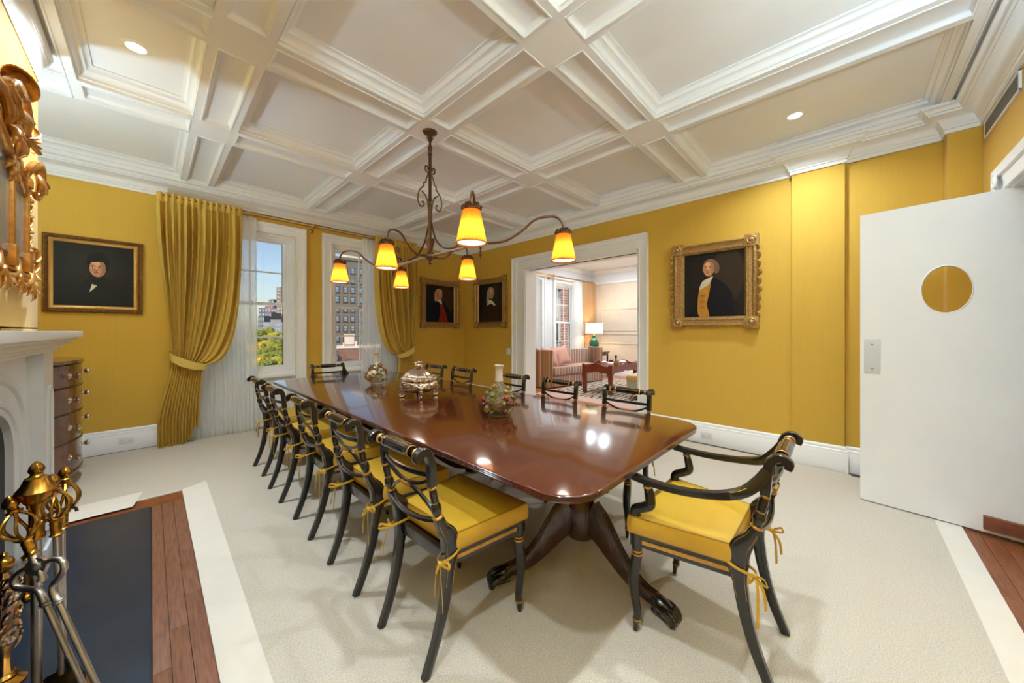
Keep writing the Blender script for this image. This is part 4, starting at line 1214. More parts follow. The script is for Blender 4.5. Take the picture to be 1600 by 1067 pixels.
# young man, dark coat, landscape canvas (window wall, left)
sk = (192, 140, 104)
sh = [(ell(.52, .64, .42, .40), (26, 24, 19)), (ell(.52, .66, .33, .33), (31, 28, 22)), (ell(.52, .67, .24, .26), (36, 32, 25)), (blob([(.12, -.1), (.22, .22), (.38, .42), (.62, .46), (.80, .34), (.92, .1), (.98, -.1)]), (20, 19, 20)),
      (blob([(.36, .30), (.40, .46), (.52, .52), (.64, .46), (.66, .30)]), (17, 16, 17)),
      (ell(.53, .72, .145, .17), (18, 15, 14))] + face(.525, .62, .14, sk, 1) + \
     [(blob([(.405, .63), (.395, .73), (.43, .80), (.51, .835), (.60, .82), (.66, .74), (.655, .60), (.632, .62), (.615, .69), (.575, .73), (.47, .715), (.43, .70)]), (13, 11, 10)),
      (blob([(.40, .46), (.46, .44), (.55, .44), (.62, .47), (.60, .42), (.46, .40)]), (12, 12, 13)),
      ([(.455, .36), (.52, .335), (.44, .245), (.42, .22)], (206, 200, 176))]
portrait('portrait of a dark-haired young man in a plain gilt frame left of the drape', (-.40, YW, 1.883), 0, .68, .78, .07, sh, (21, 19, 16), plain=True)
# wigged man in blue coat and red waistcoat
sh = [(ell(.7, .6, .28, .42), (58, 44, 24)), (blob([(.0, -.05), (.02, .35), (.22, .55), (.40, .60), (.62, .56), (.82, .32), (.95, -.05)]), (14, 20, 30)),
      (blob([(.44, -.05), (.50, .22), (.50, .52), (.58, .50), (.70, .25), (.76, -.05)]), (138, 40, 28)),
      (blob([(.60, .50), (.70, .40), (.95, .05), (.88, -.02), (.72, .22)]), (18, 22, 34)),
      (blob([(.40, .60), (.42, .66), (.54, .60), (.56, .50), (.49, .52)]), (206, 190, 160)),
      (blob([(.30, .60), (.32, .82), (.44, .90), (.56, .86), (.56, .66), (.46, .62), (.38, .56)]), (166, 146, 110))] + face(.47, .735, .125, (190, 128, 86), -1)
for k in range(4): sh.append((ell(.56 + .012 * k, .36 - .09 * k, .05, .006), (96, 24, 18)))
portrait('portrait of a wigged man in a blue coat and red waistcoat beside the right drape', (3.909, YW, 1.826), 0, .884, .955, .105, sh, (26, 24, 22))
# grey-haired man in brown coat
sh = [(ell(.72, .6, .26, .4), (44, 42, 30)), (blob([(.02, -.05), (.10, .25), (.26, .48), (.5, .54), (.74, .46), (.90, .2), (.98, -.05)]), (50, 34, 26)),
      (blob([(.36, .44), (.42, .56), (.55, .56), (.70, .44), (.66, .42), (.52, .48)]), (214, 206, 190)),
      (blob([(.33, .52), (.36, .78), (.46, .90), (.62, .86), (.66, .70), (.5, .66), (.42, .56)]), (150, 142, 124))] + face(.55, .725, .125, (196, 138, 104), 1)
for k in range(4): sh.append((ell(.5, .38 - .1 * k, .008, .01), (86, 62, 44)))
portrait('portrait of a grey-haired man in a brown coat left of the living room opening', (XW, 4.905, 1.838), -pi / 2, .90, .975, .105, sh, (24, 24, 22))
# man in black coat and yellow waistcoat
sh = [(ell(.72, .62, .26, .42), (50, 38, 26)), (blob([(.10, -.05), (.18, .22), (.26, .46), (.36, .56), (.52, .60), (.70, .48), (.80, .34), (.84, .1), (.86, -.05)]), (17, 18, 24)),
      (blob([(.25, .06), (.26, .38), (.33, .50), (.46, .58), (.44, .38), (.40, .2), (.44, .02), (.36, .0)]), (186, 128, 48)),
      (blob([(.27, .43), (.32, .55), (.42, .60), (.50, .62), (.42, .50), (.34, .46)]), (204, 190, 160)),
      (blob([(.335, .70), (.335, .80), (.38, .87), (.46, .89), (.54, .86), (.595, .79), (.60, .71), (.56, .66), (.52, .68), (.42, .72)]), (122, 92, 68))] + face(.43, .745, .118, (198, 140, 98), 1) + [(blob([(.37, .83), (.40, .872), (.46, .885), (.51, .86), (.50, .83), (.44, .852)]), (128, 98, 72))]
for k in range(3): sh.append((ell(.33, .34 - .09 * k, .05, .008), (150, 98, 34)))
portrait('portrait of a man in black coat and yellow waistcoat beside the tall pilaster', (XW, 1.119, 1.836), -pi / 2, .884, 1.01, .115, sh, (30, 25, 21))

# ================================================================== fireplace
fp = thing('fireplace_mantel', 'white marble mantel with an arched opening and thick shelf', 'fireplace', (0, 0, 0))
MYC = 2.27
q = MB()
for z0, z1, x, y in ((1.262, 1.30, -.297, 1.235), (1.248, 1.262, -.318, 1.214), (1.222, 1.248, -.345, 1.185), (1.205, 1.222, -.368, 1.160), (1.185, 1.205, -.385, 1.145)):
    q.bbox((-.49, MYC - y, z0), (x, MYC + y, z1), .004)
obj('shelf', q, M['marble'], fp)
for s in (-1, 1):
    a, b = sorted((MYC + s * .855, MYC + s * 1.12))
    q = MB(); q.bbox((-.49, a, .12), (-.40, b, 1.186), .003).bbox((-.49, a - .012, FL), (-.388, b + .012, .12), .004)
    pil = obj('pilaster', q, M['marble'], fp)
    pa, pb = a + .065, b - .065; arc = [(pb, .16)]
    pts = [(pa, .20), (pb, .20), (pb, .90)] + [((pa + pb) / 2 + (pb - pa) / 2 * cos(w), .90 + (pb - pa) / 2 * sin(w) * 1.3) for w in [pi * k / 10 for k in range(1, 10)]] + [(pa, .90)]
    loop = [(-.398, p[0], p[1]) for p in pts + pts[:1]]
    obj('panel_moulding', MB().tube(loop, .009, 8, cap=False), M['marble'], pil)
def archpts(w, spring, rise, n=24, z0=FL):
    pts = [(MYC - w, z0)]
    for k in range(n + 1):
        a = pi - pi * k / n; c_, s_ = cos(a), sin(a)
        pts.append((MYC + w * (abs(c_) ** .75) * (1 if c_ > 0 else -1), spring + rise * abs(s_) ** .75))
    return pts + [(MYC + w, z0)]
inn = archpts(.60, .68, .29); n = len(inn)
out = [(MYC - .856, FL)] + [None] * (n - 2) + [(MYC + .856, FL)]
for i in range(1, n - 1):
    y, z = inn[i]; f = (i - 1) / (n - 3)
    yy = MYC + (y - MYC) * .856 / .60
    out[i] = (MYC - .856 if f < .18 else (MYC + .856 if f > .82 else yy), 1.19 if .18 <= f <= .82 else 0)
    if f < .18: out[i] = (MYC - .856, .3 + .89 * f / .18)
    if f > .82: out[i] = (MYC + .856, .3 + .89 * (1 - f) / .18)
out[1] = (MYC - .856, .3); out[n - 2] = (MYC + .856, .3)
q = MB()
X_ = -.453
for i in range(n - 1):
    q.add([(X_, *out[i]), (X_, *out[i + 1]), (X_, *inn[i + 1]), (X_, *inn[i])], [(0, 1, 2, 3)])
    q.add([(X_, *inn[i]), (X_, *inn[i + 1]), (-.60, *inn[i + 1]), (-.60, *inn[i])], [(0, 1, 2, 3)])
q.box((-.49, MYC - .86, 1.10), (X_ - .002, MYC + .86, 1.19))
obj('arch_surround', q, M['marble'], fp)
obj('arch_moulding', MB().tube([(X_ - .002, y, z) for y, z in archpts(.645, .68, .33)], .016, 8), M['marble'], fp)
obj('outer_moulding', MB().tube([(X_ - .002, y, z) for y, z in archpts(.79, .66, .46)], .022, 8), M['marble'], fp)
tag(obj('hearth_slab', MB().bbox((-.487, .74, FL - .005), (0.0, 3.732, -.003), .0025), M['slate']), 'long dark slate hearth slab in front of the mantel', 'hearth')
# low steel fender on brass feet inside the hearth
fd = thing('fireplace_fender', 'low polished steel fender bar on brass ball feet before the firebox', 'fender', (0, 0, 0))
obj('rail', MB().bbox((-.43, 1.70, .172), (-.405, 2.88, .198), .004), M['steel'], fd)
obj('mesh_panel', MB().box((-.421, 1.72, .05), (-.417, 2.86, .172)), M['iron'], fd)
for y in (1.72, 2.86):
    q = MB().lathe([(.018, 0), (.026, .006), (.028, .016), (.020, .03), (.012, .04), (.014, .08), (.012, .17), (.016, .175), (.013, .205), (.018, .215), (.004, .23)], 14, c=(-.417, y, -.003))
    obj('brass_foot', q, M['brass'], fd)
# andiron at the left edge
an = thing('andiron', 'ornate brass andiron column standing on the hearth at the left picture edge', 'andiron', (-.372, 2.225, -.003))
obj('base', MB().lathe([(.05, 0), (.052, .012), (.04, .02), (.03, .03), (.034, .04), (.026, .05)], 20), M['brass'], an)
q = MB().lathe([(.022, .05), (.018, .09), (.020, .13), (.028, .15), (.030, .17), (.018, .19), (.022, .22), (.03, .27), (.024, .31), (.03, .34), (.022, .37), (.012, .39), (.018, .40), (.012, .42)], 18, rib=(8, .06))
R = random.Random(2)
for k in range(34):
    a = R.random() * 6.28; z = .14 + .24 * R.random()
    q.tube(catmull([(.02 * cos(a), .02 * sin(a), z - .02), (.036 * cos(a + .3), .036 * sin(a + .3), z), (.03 * cos(a + .7), .03 * sin(a + .7), z + .02), (.024 * cos(a + .5), .024 * sin(a + .5), z + .012)], 3), lerp_list([.004, .007, .006, .003], 10), 6)
obj('ornate_shaft', q, M['silver'], an)
obj('ball_finial', MB().lathe([(.010, .42), (.022, .432), (.026, .45), (.020, .468), (.008, .476), (.010, .484), (.002, .494)], 16), M['brass'], an)
obj('log_bar', MB().bar([(-.02, 0, .10), (-.13, .0, .10), (-.15, 0, 0)], .02, .02, wdir=(0, 1, 0)), M['iron'], an)

# ================================================================== fire tools (plane facing the room)
YAW = 0.8038
K = 1.2 / 544.54
TO = (-.272, 2.012)
def U(px, py, dy=0.0):
    k = K * (1 + dy / 1.2)
    return ((px - 800) * k - (57 - 800) * K, dy, 1.3 - (py - 517.1) * k)
def tool(name, label, cat): return thing(name, label, cat, (TO[0], TO[1], 0), -YAW)
st = tool('fire_tool_stand', 'tall steel fire tool stand with a reeded brass vase finial', 'fire tool stand')
q = MB().lathe([(.13, -.003), (.13, .006), (.10, .016), (.06, .022), (.03, .04), (.018, .06), (.014, .08)], 32)
obj('base', q, M['brass'], st)
obj('pole', MB().tube([(0, 0, .06), (0, 0, .60)], .0128, 16), M['steel'], st)
q = MB().lathe([(.018, .585), (.020, .60), (.017, .605), (.0165, .69), (.021, .695), (.021, .705), (.026, .712), (.034, .728), (.044, .748), (.047, .752), (.044, .757), (.034, .772), (.028, .790), (.026, .796), (.018, .800), (.013, .808), (.014, .818)], 30, rib=(15, .03))
f_ = obj('finial', q, M['brass'], st)
def flame(z, s=1.0):
    q = MB(); n = 14; prof = [(.009, 0), (.014, .004), (.011, .008), (.016, .014), (.019, .022), (.016, .034), (.008, .046), (.001, .052)]
    vs = []
    for i, (r, h) in enumerate(prof):
        for k in range(n):
            w = 2 * pi * k / n; rr = r * (1 + .10 * cos(4 * w + 40 * h)) * s
            vs.append((rr * cos(w), rr * sin(w), z + h * s))
    q.add(vs, [(i * n + k, i * n + (k + 1) % n, (i + 1) * n + (k + 1) % n, (i + 1) * n + k) for i in range(len(prof) - 1) for k in range(n)] + [list(range(n))[::-1]], 0, True)
    return q
obj('flame_knop', flame(.80), M['brass'], f_)
for pts in ([U(57, 822), U(66, 818, .01), U(74, 810, .03), U(80, 804, .05)], [U(57, 838), U(44, 842, -.01), U(32, 846, -.02), U(24, 846, -.03), U(20, 842, -.035)], [U(60, 812), U(80, 802, .05), U(103, 794, .10), U(117, 793, .12), U(120, 798, .12)]):
    obj('hook_bracket', MB().tube(catmull(pts, 5), .0062, 8, squash=(1.5, .8)), M['brass_dark'], st)
def cage_handle(root, top, bot, dy):
    """brass open-cage handle with a spiral flame knop, from pixel-plane top to bottom"""
    a = Vector(U(*top, dy)); b = Vector(U(*bot, dy)); d = (a - b); L = d.length; d.normalize()
    Q = Vector((0, 0, 1)).rotation_difference(d).to_matrix().to_4x4(); Q.translation = b
    q = MB(); q.M = Q
    q.lathe([(.014, 0), (.018, .004), (.013, .010), (.013, .020), (.0145, .024), (.013, .028), (.0145, .033), (.013, .038), (.0145, .043), (.013, .055), (.018, .060), (.014, .064)], 16)
    hz0, hz1 = .062, L - .058
    hd = obj('handle', q, M['brass'], root)
    q = MB(); q.M = Q; q.lathe([(.012, hz1 - .004), (.018, hz1), (.020, hz1 + .006), (.012, hz1 + .010)], 16)
    obj('collar', q, M['brass'], hd)
    for k in range(6):
        w = 2 * pi * k / 6; c = MB(); c.M = Q; pts = []
        for i in range(11):
            t = i / 10; r = .009 + .033 * sin(pi * t) ** .9 * (1 - .25 * (t - .45)); ww = w + .55 * t
            pts.append((r * cos(ww), r * sin(ww), hz0 + (hz1 - hz0) * t))
        c.tube(pts, .0045, 6)
        obj('cage_bar', c, M['brass'], hd)
    fl = flame(hz1 + .008, 1.0); f2 = MB(); f2.M = Q; f2.add(fl.v, fl.f, 0, True)
    obj('flame_knop', f2, M['brass'], hd)
tg = tool('fire_tongs', 'steel fire tongs with looped arms hanging tilted from the tool stand', 'fire tongs')
cage_handle(tg, (12, 776), (51, 868), -.045)
q = MB().tube([U(50, 866, -.045), U(56, 880, -.045)], [.010, .014], 12)
h = Vector(U(58, 884, -.045)); q.lathe([(.028, -.007), (.030, 0), (.028, .007)], 20, c=h, axis=(0.25, -1, .1)); q.lathe([(.013, 0), (.013, .012), (.005, .015)], 14, c=h, axis=(.25, -1, .1))
q.tube(catmull([U(62, 890, -.045), U(66, 903, -.045), U(64, 908, -.045)], 3), [.008, .012, .009, .011, .013, .008, .004], 10)
obj('hinge', q, M['steel'], tg)
for path, rr in (([(48, 884), (30, 894), (21, 906), (25, 917), (42, 920), (58, 922), (66, 932), (70, 941)], 1), ([(68, 880), (82, 874), (96, 876), (100, 888), (92, 902), (82, 914), (84, 928), (90, 938)], 1)):
    P_ = catmull([U(x, y, -.045) for x, y in path], 5)
    ex = (151, 1098) if path[0][0] == 48 else (172, 1098)
    q = MB().tube(P_, lerp_list([.007, .008, .009, .009, .009, .009, .011, .012], len(P_)), 10)
    e0 = Vector(P_[-1]); e1 = Vector(U(*ex, -.03)); e1.z = .012
    q.lathe([(.010, -.004), (.016, 0), (.012, .004), (.015, .008), (.010, .012)], 14, c=e0, axis=e1 - e0)
    q.tube([e0, e0.lerp(e1, .5), e1], [.0085, .0085, .0075], 12)
    q.ball(tuple(e1), .014, 0, 10, 6, (1, 1, .6))
    obj('tong_arm', q, M['steel'], tg)
sv = tool('fire_shovel', 'fire shovel with black blade and brass cage handle on the stand', 'fire shovel')
cage_handle(sv, (81, 741), (88, 837), .04)
obj('rod', MB().tube([U(88, 838, .04), U(97, 1052, .04)], .0092, 12), M['steel'], sv)
c0 = Vector(U(97, 1048, .04))
q = MB()
bl = [(-.018, .035), (.018, .052), (.034, .02), (.068, -.005), (.072, -.105), (-.072, -.13), (-.066, -.03), (-.030, -.012)]
q.prism([(c0.x + a, c0.z + b) for a, b in bl], c0.y + .006, c0.y + .012, axis='y')
q.bar([(c0.x - .07, c0.y, c0.z - .08), (c0.x - .066, c0.y, c0.z - .03)], .02, .004, wdir=(0, 1, 0)); q.bar([(c0.x + .07, c0.y, c0.z - .08), (c0.x + .068, c0.y, c0.z - .005)], .02, .004, wdir=(0, 1, 0))
obj('blade', q, M['iron'], sv)
pk = tool('fire_poker', 'slim steel fire poker with brass cage handle, rearmost on the stand', 'fire poker')
cage_handle(pk, (102, 729), (97, 826), .11)
e = Vector(U(99, 1046, .11)); e.z = .006
obj('rod', MB().tube([U(97, 828, .11), e], .0085, 12), M['steel'], pk)
# ================================================================== gilded mirror over the mantel
mi_ = thing('mirror', 'carved giltwood rococo mirror with a fishing figure on its crest over the mantel', 'mirror', (BX1, MYC, 0), pi / 2)
# local: x along +Y from the mantel centre, -y out into the room
obj('backboard', MB().bbox((-.78, -.036, 1.64), (.78, -.001, 2.17), .004), M['frame_dark'], mi_)
def pane(a, b, z0, z1): return obj('mirror_pane', MB().box((a, -.040, z0), (b, -.035, z1)), M['mirror'], mi_)
pane(-.49, .49, 1.66, 2.16); pane(.53, .755, 1.67, 2.05); pane(-.755, -.53, 1.67, 2.05)
for x, w in ((.51, .042), (-.51, .042), (.782, .05), (-.782, .05)):
    q = MB().bbox((x - w / 2, -.052, 1.62), (x + w / 2, -.004, 2.12), .006)
    q.bbox((x - w / 2 - .008, -.06, 1.60), (x + w / 2 + .008, -.002, 1.70), .008).bbox((x - w / 2 - .010, -.062, 2.04), (x + w / 2 + .010, -.002, 2.09), .008)
    obj('upright', q, M['giltwood'], mi_)
def scroll(name, pts, r0, r1=.004, k=6, squash=(1, .7)):
    r0 *= .62
    P = catmull([(a, b * .72, c) for a, b, c in pts], k); R = lerp_list([r0 * .5, r0, r0 * .8, r0 * .6, r1], len(P))
    return obj(name, MB().tube(P, R, 10, squash=squash), M['giltwood'], mi_)
def leaf_fan(x, z, y, n, L, a0, a1, w=.016):
    q = MB()
    for k in range(n):
        a = a0 + (a1 - a0) * k / max(1, n - 1)
        p = [(x, y, z), (x + L * .5 * cos(a), y - .03, z + L * .5 * sin(a)), (x + L * .85 * cos(a + .15), y - .035, z + L * .85 * sin(a + .15)), (x + L * cos(a + .35), y - .018, z + L * sin(a + .35))]
        q.tube(catmull([(a_, b_ * .8, c_) for a_, b_, c_ in p], 4), lerp_list([w * .35, w * .72, w * .6, w * .15], 13), 8, squash=(1, .6))
    return obj('carved_leaf_spray', q, M['giltwood'], mi_)
R = random.Random(11)
for s in (1, -1):
    # apron of scrolls
    scroll('apron_scroll', [(s * x, y, z) for x, y, z in ((.02, -.03, 1.60), (.14, -.06, 1.56), (.26, -.065, 1.58), (.33, -.05, 1.64), (.27, -.05, 1.67), (.23, -.055, 1.63))], .030)
    scroll('apron_scroll', [(s * x, y, z) for x, y, z in ((.30, -.03, 1.56), (.42, -.065, 1.55), (.54, -.07, 1.58), (.60, -.055, 1.65), (.53, -.05, 1.68), (.49, -.055, 1.64))], .030)
    scroll('apron_scroll', [(s * x, y, z) for x, y, z in ((.52, -.03, 1.545), (.66, -.065, 1.53), (.80, -.07, 1.56), (.88, -.055, 1.64), (.82, -.05, 1.69), (.77, -.055, 1.65), (.80, -.06, 1.62))], .032)
    scroll('apron_scroll', [(s * x, y, z) for x, y, z in ((.80, -.02, 1.54), (.93, -.05, 1.52), (1.03, -.05, 1.535), (1.08, -.045, 1.55))], .026)
    leaf_fan(s * .40, 1.60, -.03, 5, .12, pi * 1.1, pi * 1.9, .018); leaf_fan(s * .66, 1.60, -.03, 5, .12, pi * 1.15, pi * 1.9, .018); leaf_fan(s * .90, 1.59, -.03, 5, .13, pi * 1.2, pi * 2.2, .018)
    leaf_fan(s * .94, 1.66, -.03, 4, .10, pi * .2, pi * .7, .020)
    # leaves climbing the outer side
    for z, L in ((1.74, .09), (1.82, .11), (1.90, .10), (1.98, .10)):
        a = 0.15 if s > 0 else pi - .15
        leaf_fan(s * .81, z, -.02, 2, L, a - .1, a + .5 * s, .016)
    scroll('side_scroll', [(s * x, -.045, z) for x, z in ((.80, 1.68), (.85, 1.76), (.82, 1.86), (.80, 1.92), (.84, 1.96), (.87, 1.93))], .018)
    # shoulders: big C-scrolls over the panes and the corner volute
    scroll('shoulder_scroll', [(s * x, y, z) for x, y, z in ((.80, -.03, 1.98), (.72, -.06, 2.0), (.62, -.065, 2.05), (.56, -.05, 2.12), (.63, -.05, 2.15), (.67, -.055, 2.11))], .030)
    scroll('shoulder_scroll', [(s * x, y, z) for x, y, z in ((.56, -.03, 2.08), (.44, -.06, 2.10), (.32, -.065, 2.15), (.26, -.05, 2.22), (.33, -.05, 2.26), (.37, -.055, 2.22))], .032)
    scroll('shoulder_scroll', [(s * x, y, z) for x, y, z in ((.78, -.03, 2.05), (.80, -.07, 2.14), (.90, -.085, 2.20), (1.02, -.08, 2.18), (1.07, -.065, 2.10), (1.02, -.06, 2.045), (.96, -.065, 2.06))], .048, .012)
    leaf_fan(s * .92, 2.17, -.06, 4, .13, pi * 1.5 - .6, pi * 1.5 + .9, .024)
    leaf_fan(s * .60, 2.12, -.04, 5, .13, pi * .25, pi * .8, .020); leaf_fan(s * .52, 2.10, -.03, 5, .12, pi * 1.1, pi * 1.8, .018)
    scroll('crest_scroll', [(s * x, y, z) for x, y, z in ((.50, -.03, 2.20), (.48, -.06, 2.28), (.38, -.07, 2.33), (.26, -.06, 2.34), (.18, -.05, 2.30), (.22, -.05, 2.26))], .036)
    scroll('crest_scroll', [(s * x, y, z) for x, y, z in ((.68, -.03, 2.14), (.66, -.06, 2.22), (.56, -.07, 2.26), (.48, -.06, 2.23), (.52, -.05, 2.19))], .034)
# crest figure: one carved body seated sideways, wide hat, reaching arm, rod and line
def carved_figure():
    bm = bmesh.new()
    J = {'pelvis': ((.44, -.07, 2.36), .060), 'chest': ((.46, -.08, 2.46), .058), 'neck': ((.50, -.09, 2.505), .030), 'head': ((.545, -.10, 2.535), .044), 'crown': ((.56, -.10, 2.565), .030),
         'knee': ((.62, -.10, 2.375), .042), 'shin': ((.66, -.09, 2.33), .032), 'foot': ((.72, -.095, 2.315), .022), 'knee2': ((.56, -.06, 2.34), .042), 'foot2': ((.58, -.06, 2.28), .026),
         'elbow': ((.58, -.11, 2.455), .028), 'hand': ((.72, -.105, 2.405), .018), 'elbow2': ((.36, -.09, 2.42), .028), 'hand2': ((.44, -.12, 2.37), .02)}
    E_ = [('pelvis', 'chest'), ('chest', 'neck'), ('neck', 'head'), ('head', 'crown'), ('pelvis', 'knee'), ('knee', 'shin'), ('shin', 'foot'), ('pelvis', 'knee2'), ('knee2', 'foot2'), ('chest', 'elbow'), ('elbow', 'hand'), ('chest', 'elbow2'), ('elbow2', 'hand2')]
    names = list(J); me = bpy.data.meshes.new('figure')
    me.from_pydata([(J[k][0][0], J[k][0][1] * .62, J[k][0][2] - .045) for k in names], [(names.index(a), names.index(b)) for a, b in E_], [])
    o = bpy.data.objects.new('carved_figure', me); COL.objects.link(o); o.parent = mi_
    m = o.modifiers.new('skin', 'SKIN')
    for i, k in enumerate(names):
        r = J[k][1] * .72; me.skin_vertices[0].data[i].radius = (r, r)
    me.skin_vertices[0].data[0].use_root = True
    s_ = o.modifiers.new('sub', 'SUBSURF'); s_.levels = 2; s_.render_levels = 2
    me.materials.append(M['giltwood'])
    return o
fig = carved_figure()
q = MB(); q.lathe([(.002, .062), (.02, .052), (.05, .03), (.07, .012), (.092, -.006), (.088, -.012), (.05, .01), (.02, .02)], 24, axis=(.5, -.1, .86))
q.v = [(x + .56, y * .62 - .060, z + 2.478) for x, y, z in q.v]
obj('wide_hat', q, M['giltwood'], fig)
q = MB(); q.tube(catmull([(.56, -.074, 2.325), (.66, -.07, 2.36), (.74, -.066, 2.38), (.80, -.063, 2.385)], 4), .006, 8); q.ball((.80, -.063, 2.385), .008)
obj('fishing_rod', q, M['giltwood'], fig)
obj('fishing_line', MB().tube(catmull([(.80, -.063, 2.385), (.845, -.06, 2.345), (.86, -.06, 2.285), (.84, -.06, 2.24), (.78, -.06, 2.225)], 5), .0022, 6), M['giltwood'], fig)
leaf_fan(.66, 2.255, -.07, 4, .12, -.5, .5, .02); leaf_fan(.46, 2.235, -.06, 5, .13, pi * 1.2, pi * 1.8, .022)

# ================================================================== bow-front chest
ck = thing('chest_of_drawers', 'tall bow-fronted mahogany chest of drawers in the alcove beyond the mantel', 'chest', (-.905, 4.86, .002), pi / 2)
# local: x along +Y, front is -y (towards +X)
HW = .54
def bow(x, extra=0): return -.29 - extra - .19 * (1 - (x / (HW + .001)) ** 2)
def bow_slab(z0, z1, w, extra, back=.28):
    n = 20; pts = [(-w + 2 * w * k / n, bow((-w + 2 * w * k / n) * HW / max(w, HW), extra)) for k in range(n + 1)] + [(w, back), (-w, back)]
    return MB().prism(pts, z0, z1)
obj('carcass', bow_slab(.12, 1.03, HW, -.012), M['chest_wood'], ck)
obj('top', bow_slab(1.03, 1.055, HW + .02, .018, .285), M['chest_wood'], ck)
obj('plinth', bow_slab(.10, .125, HW + .012, .006, .28), M['chest_wood'], ck)
for x in (-1, 1):
    for y in (0, 1):
        yy = bow(HW * .93) + .03 if not y else .25
        obj('bracket_foot', MB().lathe([(.022, -.002), (.03, .02), (.036, .06), (.04, .10)], 8, c=(x * (HW - .05), yy, 0)), M['chest_wood'], ck)
zz = [.13, .385, .62, .835, 1.022]
for i in range(4):
    n = 20; w = HW - .018; a, b = zz[i] + .005, zz[i + 1] - .005
    pts = [(-w + 2 * w * k / n, bow(-w + 2 * w * k / n, .004)) for k in range(n + 1)]; pts += [(p[0], p[1] + .016) for p in pts[::-1]]
    d = obj('drawer', MB().prism(pts, a, b), M['chest_wood'], ck)
    bd = MB(); 
    for z in (a, b): bd.tube([(p[0], p[1] - .002, z) for p in pts[:n + 1]], .004, 6)
    obj('cock_bead', bd, M['mahogany_dark'], d)
    for x in (-.25, .24):
        k = MB().lathe([(.024, 0), (.026, .004), (.017, .010), (.011, .016), (.010, .030), (.016, .038), (.024, .050), (.024, .060), (.014, .068), (.002, .070)], 14, c=(x, bow(x, .004) + .002, (a + b) / 2), axis=(.38 * (1 if x > 0 else -1), -1, 0))
        obj('knob', k, M['silver'], d)
    obj('keyhole', MB().lathe([(.010, 0), (.010, .003), (.004, .004)], 10, c=(0, bow(0, .004), b - .06), axis=(0, -1, 0)), M['brass'], d)

# ================================================================== living room beyond the opening
LX0, LX1, LY0, LZ = XW + .25, 9.45, .2, 3.13
M['frieze'] = mat('grey_white_frieze', (226, 226, 228), .6, var=.01)
WINL = [(6.25, 7.03), (7.64, 8.62)]
lf = struct('floor_living', MB().box((LX0 - .01, LY0, FL - .06), (LX1, YW, FL)), M['oak_far'])
def WF2(u, z, t): return (u, YW + t, z)
lw = struct('wall_living_window', wall_mesh(LX0, LX1 + .2, FL - .03, LZ, [(a, b, .45, 2.62) for a, b in WINL], .28, WF2), [M['frieze']])
def WE(u, z, t): return (LX1 + t, u, z)
le = struct('wall_living_far', wall_mesh(LY0 - .2, YW + .28, FL - .03, LZ, [], .2, WE), [M['cream_wall']])
obj('frieze', MB().box((LX1 - .012, LY0, 2.74), (LX1 + .01, YW, LZ)), M['frieze'], le)
obj('picture_rail', sweep(MB(), [(LX1 - .012, LY0), (LX1 - .012, YW)], [(0, 2.70), (.012, 2.71), (.03, 2.74), (.03, 2.755), (0, 2.76)]), M['white'], le)
for z0, z1 in ((.92, 1.22), (1.30, 1.95)):
    for y0, y1 in ((3.95, 5.35),):
        obj('panel_moulding', MB().rings([[(LX1 - p[2], p[0], p[1]) for p in r] for r in rect_frame(y0, y1, z0, z1, [(0, 0), (0, .012), (.02, .016), (.03, 0)])]), M['cream_wall'], le)
q = MB(); casing_rect(q, 2.95, 3.86, 2.20, .11, .11, .11, .04, lambda u, z, d: (LX1 - d, u, z)); struct('trim_5', q, M['white'])
obj('door_leaf', MB().bbox((LX1 - .012, 2.95, FL), (LX1 - .002, 3.86, 2.2), .002), M['white'], bpy.data.objects['trim_5'])
struct('baseboard_living', sweep(sweep(MB(), [(LX1, LY0), (LX1, 2.84)], BB), [(LX1, 3.97), (LX1, YW), (LX0, YW)], BB), M['white'])
def WS(u, z, t): return (u, LY0 - t, z)
struct('wall_living_near', wall_mesh(LX0 - .1, LX1 + .2, FL - .03, LZ, [], .2, WS), [M['cream_wall']])
lc = struct('ceiling_living', MB().box((LX0 - .02, LY0 - .2, LZ), (LX1 + .2, YW + .28, LZ + .08)), M['white'])
obj('cornice', sweep(MB(), [(LX1, LY0), (LX1, YW), (LX0, YW), (LX0, LY0)], [(0, LZ - .12), (.02, LZ - .12), (.03, LZ - .08), (.09, LZ - .03), (.12, LZ - .03), (.12, LZ + .002)]), M['white'], lc)
